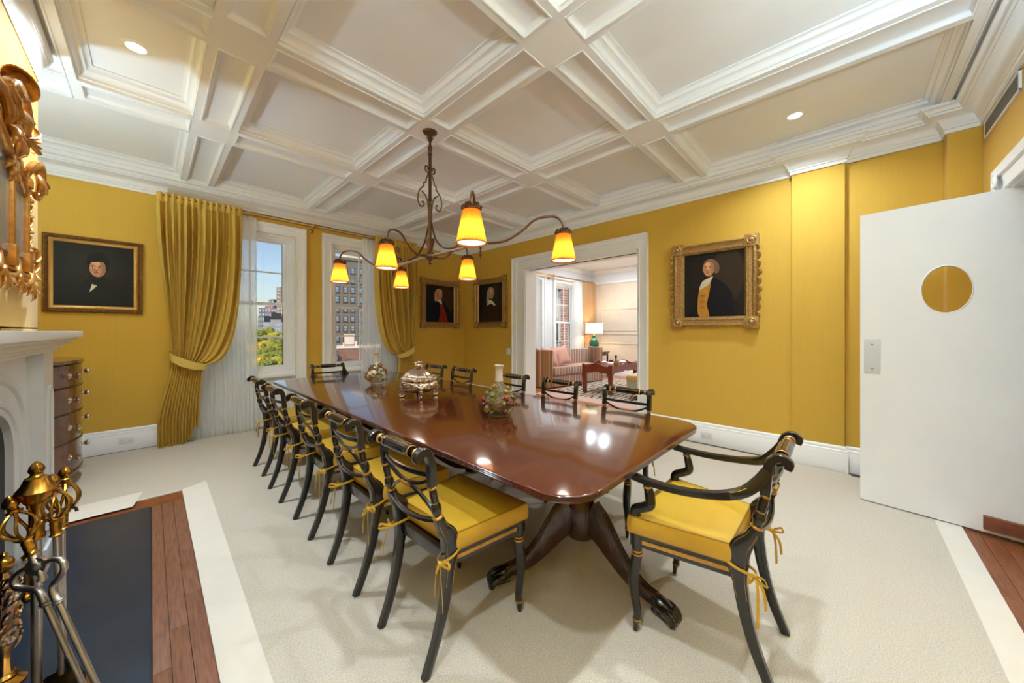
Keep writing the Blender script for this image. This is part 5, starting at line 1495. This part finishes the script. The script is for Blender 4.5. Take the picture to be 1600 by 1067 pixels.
for n, (x0, x1) in enumerate(WINL):
    q = MB(); casing_rect(q, x0, x1, 2.62, .13, .13, .13, .04, lambda u, z, d: (u, YW - d, z), .45)
    for a, b, dy in ((0, .03, .03), (.03, .06, .09)):
        q.box((x0 + a, YW + dy, .45), (x0 + b, YW + .25, 2.62)); q.box((x1 - b, YW + dy, .45), (x1 - a, YW + .25, 2.62)); q.box((x0 + b, YW + dy, 2.62 - b), (x1 - b, YW + .25, 2.62 - a))
    w = struct('window_%d' % (n + 3), q, M['white'])
    obj('sill', MB().bbox((x0 - .12, YW - .05, .40), (x1 + .12, YW + .24, .46), .006), M['white'], w)
    for nm, y, z0, z1 in (('upper_sash', YW + .18, 1.52, 2.56), ('lower_sash', YW + .14, .46, 1.56)):
        a, b = x0 + .06, x1 - .06
        s_ = MB().bbox((a, y, z0), (a + .045, y + .035, z1), .003).bbox((b - .045, y, z0), (b, y + .035, z1), .003).bbox((a + .045, y, z1 - .045), (b - .045, y + .035, z1), .003).bbox((a + .045, y, z0), (b - .045, y + .035, z0 + .05), .003)
        so = obj(nm, s_, M['white'], w)
        for f in (1 / 3, 2 / 3): obj('muntin', MB().bbox((a + (b - a) * f - .009, y + .006, z0), (a + (b - a) * f + .009, y + .03, z1), .002), M['white'], so)
        obj('muntin', MB().bbox((a, y + .006, (z0 + z1) / 2 - .009), (b, y + .03, (z0 + z1) / 2 + .009), .002), M['white'], so)
        obj('pane', MB().box((a + .03, y + .016, z0 + .03), (b - .03, y + .019, z1 - .03)), M['pane'], so)
def hang(name, x0, x1, z0, z1, y, nf, m, label, tie=None, amp=.06):
    def f(u, v):
        z = z1 + (z0 - z1) * v
        sq = 1.0
        if tie: sq = 1 - tie[2] * exp(-((z - tie[1]) / .45) ** 2)
        cx = tie[0] if tie else (x0 + x1) / 2
        x = cx + (x0 + (x1 - x0) * u - cx) * sq
        return (x, y + amp * cos(2 * pi * nf * u + .8 * sin(9 * u)) * (.7 + .3 * v), z)
    return tag(obj(name, MB().grid(f, nf * 10, 18), m), label, 'curtain')
hang('drape', 8.78, 9.40, FL + .005, 2.74, YW - .18, 6, M['drape_tan'], 'tan drape at the right end of the living room window wall', (9.15, .95, .30))
hang('drape', 5.85, 6.62, FL + .005, 2.74, YW - .165, 6, M['drape_tan'], 'tan drape showing as a strip at the left of the living room opening', (5.9, .95, .5), .022)
hang('sheer_curtain', 8.36, 8.86, FL + .005, 2.70, YW - .10, 7, M['sheer'], 'white sheer beside the tan drape in the living room')
hang('sheer_curtain', 6.45, 6.86, FL + .005, 2.70, YW - .09, 6, M['sheer'], 'white sheer over the left living room window', None, .022)
rd = thing('curtain_rod', 'polished brass curtain rod over the living room windows', 'curtain rod', (0, 0, 0))
obj('rod', MB().tube([(5.8, YW - .18, 2.745), (9.3, YW - .18, 2.745)], .018, 12), M['brass'], rd)
for x in (5.85, 7.32, 9.2): obj('bracket', MB().tube([(x, YW - .002, 2.70), (x, YW - .18, 2.74)], .014, 8).lathe([(.04, 0), (.04, .01), (.02, .02)], 14, c=(x, YW - .002, 2.70), axis=(0, -1, 0)).ball((x, YW - .18, 2.745), .032), M['brass'], rd)
def far_light(x, y, label):
    t = thing('recessed_light', label, 'ceiling light', (x, y, LZ), 0, 'living room ceiling lamps')
    obj('trim_ring', MB().lathe([(.05, -.001), (.055, -.006), (.075, -.005), (.078, .001)], 24), M['white'], t)
    obj('lens', MB().lathe([(.001, -.003), (.052, -.003), (.052, .001)], 20), M['lamp_on'], t)
    L = bpy.data.lights.new('lamp_or_fill_light', 'AREA'); L.shape = 'DISK'; L.size = .11; L.energy = LIVING_W; L.color = LAMP_COL
    o = bpy.data.objects.new('lamp_or_fill_light', L); COL.objects.link(o); o.location = (x, y, LZ - .012)
far_light(8.09, 4.53, 'left one of two small recessed lamps in the living room ceiling')
far_light(7.95, 4.03, 'right one of two small recessed lamps in the living room ceiling')
for x, y in ((6.2, 4.2), (6.2, 2.2), (8.2, 1.6)):  # extra unseen lamps added to light the living room, without fittings
    L = bpy.data.lights.new('lamp_or_fill_light', 'AREA'); L.shape = 'DISK'; L.size = .11; L.energy = LIVING_W; L.color = LAMP_COL
    o = bpy.data.objects.new('lamp_or_fill_light', L); COL.objects.link(o); o.location = (x, y, LZ - .012)

# striped fabric
def stripe_mat(name, cols, period, axis=0):
    m = bpy.data.materials.new(name); m.use_nodes = True
    nt = m.node_tree; N = nt.nodes; L = nt.links; b = N['Principled BSDF']; b.inputs['Roughness'].default_value = .8
    tc = N.new('ShaderNodeTexCoord'); sp = N.new('ShaderNodeSeparateXYZ'); L.new(tc.outputs['Object'], sp.inputs[0])
    mu = N.new('ShaderNodeMath'); mu.operation = 'MULTIPLY'; mu.inputs[1].default_value = 1 / period; L.new(sp.outputs[axis], mu.inputs[0])
    fr = N.new('ShaderNodeMath'); fr.operation = 'FRACT'; L.new(mu.outputs[0], fr.inputs[0])
    r = N.new('ShaderNodeValToRGB'); r.color_ramp.interpolation = 'CONSTANT'
    e = r.color_ramp.elements
    for i, (p, c) in enumerate(cols):
        if i < 2: e[i].position = p; e[i].color = (*lin(c), 1)
        else: el = e.new(p); el.color = (*lin(c), 1)
    L.new(fr.outputs[0], r.inputs['Fac']); L.new(r.outputs['Color'], b.inputs['Base Color'])
    return m
STR = stripe_mat('striped_silk', [(0, (176, 138, 118)), (.30, (222, 198, 178)), (.38, (150, 112, 100)), (.62, (196, 168, 152)), (.72, (228, 208, 190)), (.78, (160, 124, 112))], .20)
STRY = stripe_mat('striped_silk_arm', [(0, (166, 122, 92)), (.34, (190, 154, 120)), (.42, (142, 104, 84)), (.70, (176, 140, 112)), (.80, (200, 172, 144)), (.86, (150, 112, 90))], .17)
sofa = thing('sofa', 'striped pink and brown sofa with tall canted arms in the living room', 'sofa', (6.39, 4.82, FL), atan2(-.18, 1.71))
SL = 1.73   # front length, local x along the front, +y to the back
obj('base', MB().bbox((.0, .0, .03), (SL, .52, .27), .02), STR, sofa)
obj('seat_cushion', MB().bbox((-.0, -.02, .275), (SL, .52, .47), .05), STR, sofa)
q = MB().bbox((-.20, .50, .03), (SL + .28, .62, .84), .04); obj('back', q, STR, sofa)
def arm(p0, p1, th, h):
    a = Vector(p0); b = Vector(p1); d = (b - a).normalized(); n = Vector((-d.y, d.x)) * th / 2
    pts = [a - n, b - n, b + n, a + n]
    q = MB(); 
    q.rings([[(p.x, p.y, z) for p in pts] for z in (.02, h - .02)] + [[(p.x * .985 + (a + b).x * .0075, p.y * .985 + (a + b).y * .0075, h) for p in pts]], cap0=True, cap1=True)
    return q
obj('arm', arm((-.03, .02), (-.31, .57), .10, .87), STRY, sofa)
obj('arm', arm((SL + .03, .0), (SL + .31, .57), .10, .88), STRY, sofa)
def cushion_pillow(name, loc, rot, s, m, label):
    q = MB()
    def f(sgn):
        def g(u, v):
            a, b = 2 * u - 1, 2 * v - 1
            k = 1 - .10 * (a * a) * (1 - b * b) * 0
            pin = 1 + .10 * abs(a * b) ** 1.5
            return (s * a * pin * (.96 - .06 * (1 - abs(b))), sgn * .32 * s * ((1 - a ** 4) * (1 - b ** 4)) ** .6, s * b * pin * (.96 - .06 * (1 - abs(a))))
        return g
    q.grid(f(1), 12, 12); q.grid(f(-1), 12, 12)
    o = obj(name, q, m); o.location = loc; o.rotation_euler = rot
    return tag(o, label, 'cushion')
PINK = mat('pink_linen', (214, 158, 140), .85, var=.04, vscale=14)
cushion_pillow('throw_cushion', (6.52, 5.06, .69), (-.35, .12, -.50), .215, PINK, 'pink throw cushion leaning in the left corner of the striped sofa')
cushion_pillow('throw_cushion', (6.95, 5.02, .70), (-.34, -.12, -.20), .235, PINK, 'larger pink throw cushion, right of the other on the striped sofa')
cushion_pillow('throw_cushion', (6.26, 5.27, .76), (-.3, .6, -.6), .15, mat('mauve_silk', (120, 92, 96), .8, var=.05), 'dark mauve cushion tip showing above the left sofa arm')
# coffee table (red lacquer butler's tray)
RED = mat('red_brown_lacquer', (112, 40, 34), .28, rgb2=(132, 54, 44), vscale=6, coat=.3)
ctb = thing('coffee_table', 'red-brown tray coffee table with square bracketed legs in the living room', 'coffee table', (6.44, 3.43, FL + .011), radians(2))
CL, CW, CH = 1.30, .66, .555
obj('top', MB().bbox((0, 0, CH - .035), (CL, CW, CH - .01), .006), RED, ctb)
def fret(p0, p1, name='apron'):
    a, b = Vector(p0), Vector(p1); L = (b - a).length; d = (b - a) / L
    n = 40; top = []; bot = []
    for k in range(n + 1):
        t = k / n * L; e = min(t, L - t)
        z1 = CH + .02 + .055 * max(0, 1 - ((t - L / 2) / .16) ** 2) + .03 * (1 if e < .05 else 0)
        z0 = CH - .12 - .13 * max(0, 1 - e / .14) ** 1.6 + .02 * max(0, 1 - ((t - L / 2) / .1) ** 2)
        top.append((t, z1)); bot.append((t, z0))
    q = MB(); w = Vector((-d.y, d.x)) * .011
    ring = bot + top[::-1]
    A_ = [(a.x + d.x * t - w.x, a.y + d.y * t - w.y, z) for t, z in ring]; B_ = [(a.x + d.x * t + w.x, a.y + d.y * t + w.y, z) for t, z in ring]
    m_ = len(ring)
    vs = A_ + B_
    fs = [(i, i + 1, 2 * n + 1 - i - 1, 2 * n + 1 - i) for i in range(n)] + [(m_ + i, m_ + 2 * n + 1 - i, m_ + 2 * n - i, m_ + i + 1) for i in range(n)] + [(i, (i + 1) % m_, m_ + (i + 1) % m_, m_ + i) for i in range(m_)]
    q.add(vs, fs)
    return obj(name, q, RED, ctb)
fret((0, 0), (CL, 0)); fret((0, CW), (CL, CW)); fret((0, 0), (0, CW)); fret((CL, 0), (CL, CW))
for x in (.035, CL - .035):
    for y in (.035, CW - .035): obj('leg', MB().bbox((x - .036, y - .036, 0), (x + .036, y + .036, CH - .01), .004), RED, ctb)
zb = CH + FL + .002
dc = thing('decanter', 'small amber decanter on the red-brown tray table', 'decanter', (7.0, 3.62, zb))
obj('body', MB().lathe([(.03, 0), (.05, .005), (.055, .05), (.03, .10), (.018, .13), (.020, .17), (.026, .175)], 18), mat('amber_glass', (150, 108, 60), .15, var=.1), dc)
obj('stopper', MB().lathe([(.012, .17), (.026, .19), (.022, .22), (.004, .235)], 14), M['mahogany_dark'], dc)
for i, (x, y, r, lab) in enumerate(((7.26, 3.60, .10, 'white porcelain bowl right of the decanter on the tray table'), (6.93, 3.86, .075, 'small white porcelain dish behind the decanter on the tray table'))):
    b = thing('porcelain_bowl', lab, 'bowl', (x, y, zb))
    obj('bowl', MB().lathe([(.04, 0), (.045, .008), (r * .8, .03), (r, .075), (r - .006, .075), (r * .7, .03), (.01, .014)], 24), M['plate'], b)
    obj('foot_ring', MB().lathe([(.038, -.0), (.046, 0), (.046, .010), (.038, .010)], 20), M['plate'], b)
    obj('napkin', MB().ball((0, 0, .07), r * .8, 0, 12, 8, (1, 1, .5)), M['plate'], b)
bk = thing('book', 'white covered book lying at the front of the tray table', 'book', (7.25, 3.86, zb), .2)
obj('cover', MB().bbox((-.14, -.10, 0), (.14, .10, .004), .001).bbox((-.14, -.10, .030), (.14, .10, .034), .001).bbox((-.14, -.10, 0), (-.136, .10, .034), .001), M['plate'], bk)
obj('pages', MB().box((-.134, -.096, .004), (.134, .096, .030)), M['ceramic_plain'], bk)
# stool with gilded crossed legs
stl = thing('footstool', 'pale blue-green upholstered stool with gilt crossed legs at the opening edge', 'stool', (6.72, 2.72, FL + .011), radians(5))
obj('seat_pad', MB().bbox((-.42, -.36, .34), (.42, .36, .46), .04), mat('tan_velvet', (206, 178, 130), .85, var=.06, vscale=30), stl)
SB = mat('blue_green_silk', (176, 190, 180), .7, var=.08, vscale=30)
obj('valance', MB().bbox((-.41, -.35, .16), (.41, .35, .345), .02), SB, stl)
for s in (-1, 1): obj('crossed_legs', MB().tube([(-.40, s * .32, 0), (.38, s * .32, .17)], .02, 8).tube([(.40, s * .32, 0), (-.38, s * .32, .17)], .02, 8), M['gilt'], stl)
# side table and lamp
stt = thing('side_table', 'small dark side table beside the right sofa arm', 'side table', (8.82, 5.14, FL))
obj('top', MB().bbox((-.26, -.26, .70), (.26, .26, .73), .006), M['mahogany_dark'], stt)
obj('apron', MB().bbox((-.23, -.23, .62), (.23, .23, .70), .004), M['mahogany_dark'], stt)
for x in (-.21, .21):
    for y in (-.21, .21): obj('leg', MB().lathe([(.012, 0), (.016, .03), (.024, .5), (.026, .63)], 10, c=(x, y, 0)), M['mahogany_dark'], stt)
lp = thing('table_lamp', 'green ceramic lamp with a white drum shade behind the sofa', 'lamp', (8.74, 5.19, .72))
obj('base', MB().lathe([(.07, 0), (.08, .01), (.08, .02), (.09, .06), (.13, .14), (.14, .21), (.12, .29), (.07, .35), (.055, .39), (.055, .43), (.075, .45), (.07, .455)], 28), mat('green_glaze', (16, 84, 66), .12, rgb2=(22, 104, 84), vscale=8, coat=.5), lp)
obj('neck', MB().lathe([(.02, .45), (.03, .46), (.012, .48), (.012, .56)], 14), M['brass'], lp)
M['drum'] = mat('white_drum_shade', (244, 236, 222), .8, emit=(255, 232, 196), estr=.55)
obj('drum_shade', MB().rings([[(r * cos(2 * pi * k / 40), r * sin(2 * pi * k / 40), z) for k in range(40)] for r, z in ((.245, .51), (.24, .80), (.236, .80), (.241, .51), (.245, .51))], smooth=True), M['drum'], lp)
obj('lamp_finial', MB().lathe([(.006, .56), (.006, .80), (.014, .815), (.004, .835)], 10), M['brass'], lp)
L = bpy.data.lights.new('bulb_or_fill_light', 'POINT'); L.energy = 12; L.color = (1, .8, .55); L.shadow_soft_size = .05
o = bpy.data.objects.new('bulb_or_fill_light', L); COL.objects.link(o); o.location = (8.74, 5.19, 1.36)
# patterned rug
ZR = bpy.data.materials.new('zebra_rug'); ZR.use_nodes = True
nt = ZR.node_tree; b = nt.nodes['Principled BSDF']; b.inputs['Roughness'].default_value = .9
tc = nt.nodes.new('ShaderNodeTexCoord'); w_ = nt.nodes.new('ShaderNodeTexWave'); w_.inputs['Scale'].default_value = 2.6; w_.inputs['Distortion'].default_value = 5; w_.inputs['Detail Scale'].default_value = 1.6; w_.bands_direction = 'Y'
r = nt.nodes.new('ShaderNodeValToRGB'); e = r.color_ramp.elements; r.color_ramp.interpolation = 'CONSTANT'
e[0].position = 0; e[0].color = (*lin((44, 40, 44)), 1); e[1].position = .27; e[1].color = (*lin((222, 206, 188)), 1)
x = e.new(.55); x.color = (*lin((150, 158, 178)), 1); x = e.new(.8); x.color = (*lin((214, 178, 130)), 1)
nt.links.new(tc.outputs['Object'], w_.inputs['Vector']); nt.links.new(w_.outputs['Fac'], r.inputs['Fac']); nt.links.new(r.outputs['Color'], b.inputs['Base Color'])
zr = thing('patterned_rug', 'blue black and tan animal-pattern rug under the tray table', 'rug', (0, 0, FL))
obj('rug_field', MB().bbox((5.95, 2.0, .001), (8.7, 4.66, .010), .003), ZR, zr)
obj('rug_edge', MB().bbox((5.55, 1.9, .0005), (8.8, 4.70, .008), .003), mat('rose_rug_edge', (206, 170, 152), .9, var=.04, vscale=20), zr)

# ================================================================== the city outside
GZ = -26.0
struct('ground', MB().box((-260, 66, GZ - 1), (600, 900, GZ)), mat('park_ground', (78, 92, 52), .95, var=.15, vscale=.05))
struct('bounce_pavement', MB().box((-260, -60, GZ - 1), (600, 66, GZ)), mat('pale_bounce_pavement', (206, 200, 190), .9, var=.04, vscale=.05))  # unseen street made pale to bounce sunlight up to the ceiling
TG = [mat('autumn_foliage', c, .9, rgb2=c2, vscale=6, detail=8, bump=1.0, bscale=14) for c, c2 in (((96, 112, 40), (150, 150, 56)), ((120, 128, 48), (176, 162, 62)), ((82, 98, 40), (128, 134, 54)), ((176, 140, 36), (204, 172, 60)))]
TR = mat('tree_trunk', (70, 58, 46), .9, var=.1)
def crown_mesh(seed, r):
    R = random.Random(seed); bm = bmesh.new()
    bmesh.ops.create_icosphere(bm, subdivisions=4, radius=1)
    ph = [(Vector((R.uniform(-1, 1), R.uniform(-1, 1), R.uniform(-1, 1))).normalized(), R.uniform(.12, .30)) for _ in range(34)]
    for v in bm.verts:
        n = v.co.normalized(); d = 0
        for c, a in ph: d = max(d, a * max(0, 1 - ((n - c).length / .55) ** 2))
        d += R.uniform(-.09, .10)
        v.co = n * (.86 + d) * r
        v.co.z *= .82
    q = MB(); bm.verts.index_update()
    q.add([tuple(v.co) for v in bm.verts], [[v.index for v in f.verts] for f in bm.faces], 0, False); bm.free()
    return q
def world_at(px, d):
    r = (px - 800) / 544.54 * d; c_, s_ = cos(YAW), sin(YAW)
    return (c_ * r + s_ * d, -s_ * r + c_ * d)
protos = []
R = random.Random(4)
rows = [(80, 573, 2.3), (87, 567, 2.3), (94, 561, 2.5), (102, 556, 2.6), (110, 551, 2.8), (119, 546, 3.0), (129, 541, 3.2), (140, 536, 3.5), (153, 531, 3.8), (168, 526, 4.2), (186, 521, 4.8), (210, 517, 5.6)]
nt_ = 0
for (d, py, r) in rows:
    px = 400 + r / d * 544 * (.2 + 1.05 * (rows.index((d, py, r)) % 2))
    while px < 439:
        x, y = world_at(px, d + R.uniform(-.8, .8)); z = 1.3 - (py + R.uniform(-2.5, 2.5) - 517) / 544.54 * d
        rr = r * R.uniform(.92, 1.06); k = len(protos) if len(protos) < 4 else (R.randrange(4) if R.random() < .4 else R.randrange(3))
        kind = ('mid green', 'yellow-green', 'olive green', 'golden yellow')[k]
        t = thing('tree', kind + ' park tree crown seen through the left window', 'tree', (x, y, GZ), R.uniform(0, 6), kind + ' park trees')
        if len(protos) < 4:
            pq = obj('crown', crown_mesh(len(protos) + 1, 1.0), TG[len(protos)], t); protos.append(pq)
            pq.location = (0, 0, z - GZ - rr * .5); pq.scale = (rr, rr, rr)
        else:
            c = share(protos[k], (0, 0, z - GZ - rr * .5), None, t); c.scale = (rr, rr, rr)
        obj('trunk', MB().tube([(0, 0, 0), (.2, 0, (z - GZ) * .5), (0, 0, z - GZ - rr)], [.5, .4, .25], 8), TR, t)
        px += r / d * 544 * R.uniform(2.1, 2.2)
# buildings
FAC = mat('shade_grey_facade', (116, 108, 100), .8, var=.04, vscale=.6)  # shade on the building's front put into this darker grey
FACW = mat('pale_limestone', (214, 204, 190), .8, var=.04, vscale=.6)
WGL = mat('sky_reflecting_glass', (150, 178, 202), .08, spec=.9, rgb2=(96, 116, 136), vscale=.35)
WFR = mat('dark_window_frame', (62, 58, 56), .6, var=.05)
BRK = mat('brown_brick', (112, 84, 74), .85, rgb2=(132, 100, 88), vscale=1.2)
def win_mesh(w, h):
    f = MB().rings([[(p[0], -p[2], p[1]) for p in r] for r in rect_frame(-w / 2, w / 2, -h / 2, h / 2, [(0, 0), (0, .12), (.12, .12), (.14, -.1)])])
    f.box((-w / 2 + .1, -.02, -.05), (w / 2 - .1, .06, .05)).bbox((-w / 2 - .12, -.22, -h / 2 - .16), (w / 2 + .12, .02, -h / 2), .03)
    p = MB().box((-w / 2 + .1, .0, -h / 2 + .1), (w / 2 - .1, .03, h / 2 - .1))
    return f, p
WPROTO = {}
def facade_window(parent, x, y, z, w, h, rot=0.0):
    key = (w, h)
    if key not in WPROTO:
        f, p = win_mesh(w, h); a = obj('window', f, WFR, parent); b = obj('pane', p, WGL, a); WPROTO[key] = (a, b)
    else:
        a0, b0 = WPROTO[key]; a = share(a0, parent=parent); b = share(b0, parent=a)
    a.location = (x, y, z); a.rotation_euler = (0, 0, rot)
    return a
ap = thing('apartment_building', 'big stone apartment building filling the right window', 'building', (28.2, 120.6, GZ), radians(-11))
obj('wall', MB().box((3, 0, 0), (46, 22, 24.4 - GZ)), FAC, ap)
obj('corner_wing', MB().box((0, -.4, 0), (7.5, 20, 15.8 - GZ)), FACW, ap)  # sunlit white of the side face put into the paler stone
obj('cornice', MB().box((2.6, -.5, 24.4 - GZ), (46.4, 22, 25.2 - GZ)), FAC, ap)
obj('penthouse', MB().box((17, 3, 24.4 - GZ), (22, 14, 28.6 - GZ)), FACW, ap)
obj('string_course', MB().box((3, -.25, 17.8 - GZ), (46, 0, 18.3 - GZ)), FAC, ap)
for i, zf in enumerate([21.0 - 3.15 * k for k in range(13)]):
    for x in (9.6, 13.6, 16.0, 18.2, 20.6, 23.4):
        if R.random() < .04: continue
        facade_window(ap, x, -.02, zf - GZ, 1.25 if x != 9.6 else 1.25, 1.9)
for zf in [13.5 - 3.15 * k for k in range(9)]:
    facade_window(ap, -.02, 3.0, zf - GZ, 1.25, 1.9, -pi / 2); facade_window(ap, -.02, 8.5, zf - GZ, 1.25, 1.9, -pi / 2)
x, y = world_at(551, 62)
bb = thing('brown_brick_building', 'low brown brick rooftop building at the foot of the right window', 'building', (x, y, GZ), radians(-20))
obj('wall', MB().box((-2.4, -1, 0), (9, 8, -1.7 - GZ)), BRK, bb)
obj('parapet', MB().box((-2.6, -1.2, -1.7 - GZ), (9.2, 8.2, -1.45 - GZ)), FACW, bb)
for a in (-.6, 1.4, 3.2): facade_window(bb, a, -1.02, -4.3 - GZ, .8, 1.3)
for a, h in ((-1.4, .5), (.6, .7), (2.6, .45)): obj('vent_pipe', MB().lathe([(.14, 0), (.14, h), (.22, h), (.22, h + .16), (.02, h + .22)], 12, c=(a, -.2, -1.45 - GZ)), FACW, bb)
x, y = world_at(546, 66)
wt = thing('water_tank', 'pale pinkish rooftop tank house above the brown brick building', 'water tank', (x, y, -1.45), radians(-20))
obj('tank_house', MB().bbox((-.85, 0, .2), (.85, 2, 2.0), .03), mat('pink_stucco', (206, 188, 180), .85, var=.05, vscale=2), wt)
obj('roof_slab', MB().bbox((-.95, -.1, 2.0), (.95, 2.1, 2.12), .02), FACW, wt)
for a in (-.7, .7):
    for c in (.2, 1.8): obj('leg', MB().box((a - .1, c - .1, 0), (a + .1, c + .1, .22)), BRK, wt)
x, y = world_at(525, 58)
rt = thing('rooftop_terrace', 'sunlit pale roof terrace with parapets left of the brown building', 'roof', (x, y, GZ), radians(-20))
obj('roof_block', MB().box((-2.5, -2, 0), (.0, 6, -4.3 - GZ)), FACW, rt)
obj('parapet', MB().box((-2.6, -2.2, -4.3 - GZ), (.05, -1.9, -3.7 - GZ)).box((-.25, -2, -4.3 - GZ), (.05, 6, -3.7 - GZ)), FACW, rt)
obj('stair_head', MB().bbox((-1.2, 1, -4.3 - GZ), (-.3, 3.5, -2.2 - GZ), .03), FACW, rt)
obj('chimney_stack', MB().bbox((-1.9, 2.2, -4.3 - GZ), (-1.3, 2.9, -1.2 - GZ), .03), BRK, rt)
def tower(px0, px1, ytop, d, depth, m, label, nm='tower', floors=None, ncol=3, rot=-.3):
    x0, y0 = world_at(px0, d); x1, y1 = world_at(px1, d)
    w = sqrt((x1 - x0) ** 2 + (y1 - y0) ** 2); zt = 1.3 - (ytop - 517) / 544.54 * d
    t = thing(nm, label, 'building', (x0, y0, GZ), atan2(y1 - y0, x1 - x0))
    obj('wall', MB().box((0, 0, 0), (w, depth, zt - GZ)), m, t)
    obj('roof_block', MB().box((w * .2, depth * .2, zt - GZ), (w * .7, depth * .7, zt - GZ + w * .12)), m, t)
    if floors:
        b = MB(); fh = floors; n = int((zt + 20) / fh)
        for i in range(n):
            for c in range(ncol):
                b.box((w * (c + .22) / ncol, -.15, zt - GZ - (i + .85) * fh), (w * (c + .8) / ncol, .1, zt - GZ - (i + .3) * fh))
        tag(obj('window_grid', b, WGL, t), kind='stuff')
    return t
BLU = mat('blue_grey_glass_tower', (96, 118, 140), .3, rgb2=(120, 142, 164), vscale=.1)
BRN = mat('russet_tower', (136, 112, 100), .85, var=.06, vscale=.1)
SLT = mat('slate_grey_building', (84, 88, 104), .85, rgb2=(104, 106, 118), vscale=.1)
tower(432, 443.5, 449, 420, 20, BRN, 'tall slim tower with blue glass front at the right of the left window', 'slim_tower', 4.6, 2)
tower(438.5, 446, 470, 400, 14, BRN, 'russet tower standing right of the slim glass tower', 'russet_tower', 5.2, 2)
tower(404, 433, 481, 460, 26, SLT, 'wide slate-grey building behind the park trees', 'slate_building', 5.5, 6)
tower(403, 413, 494, 330, 16, SLT, 'dark narrow building at the left edge of the skyline', 'dark_building', 4.5, 3)
tower(412, 445, 503, 300, 16, mat('pale_grey_building', (128, 130, 138), .85, var=.05, vscale=.1), 'long pale grey building just above the tree line', 'long_building', 4.0, 9)
tower(420, 428, 468, 600, 18, SLT, 'small distant grey block above the slate building', 'distant_block', 7, 2)
tower(414, 424, 488, 380, 16, mat('mid_grey_building', (104, 104, 112), .85, var=.05, vscale=.1), 'mid grey stepped building in front of the slate building', 'stepped_building', 5, 3)
# brick house past the living room window
def brick_mat():
    m = bpy.data.materials.new('red_brick'); m.use_nodes = True
    nt = m.node_tree; b = nt.nodes['Principled BSDF']; b.inputs['Roughness'].default_value = .9
    tc = nt.nodes.new('ShaderNodeTexCoord'); mp = nt.nodes.new('ShaderNodeMapping'); mp.inputs['Rotation'].default_value = (pi / 2, 0, 0)
    br = nt.nodes.new('ShaderNodeTexBrick'); br.inputs['Color1'].default_value = (*lin((186, 116, 92)), 1); br.inputs['Color2'].default_value = (*lin((160, 88, 70)), 1); br.inputs['Mortar'].default_value = (*lin((222, 206, 190)), 1)
    br.inputs['Scale'].default_value = 1.6; br.inputs['Mortar Size'].default_value = .03
    nt.links.new(tc.outputs['Object'], mp.inputs['Vector']); nt.links.new(mp.outputs['Vector'], br.inputs['Vector']); nt.links.new(br.outputs['Color'], b.inputs['Base Color'])
    return m
nb = thing('brick_house', 'red brick house with pale stone corner outside the living room window', 'building', (14.2, 12.4, GZ))
obj('brick_wall', MB().box((2.75, 0, 0), (8, 6, 30 - GZ)), brick_mat(), nb)
obj('stone_corner', MB().box((0, -.1, 0), (2.75, 6, 30 - GZ)), FACW, nb)
for k in range(4): facade_window(nb, 1.9, -.12, 4.4 - 3.0 * k - GZ + .0, .8, 1.3)
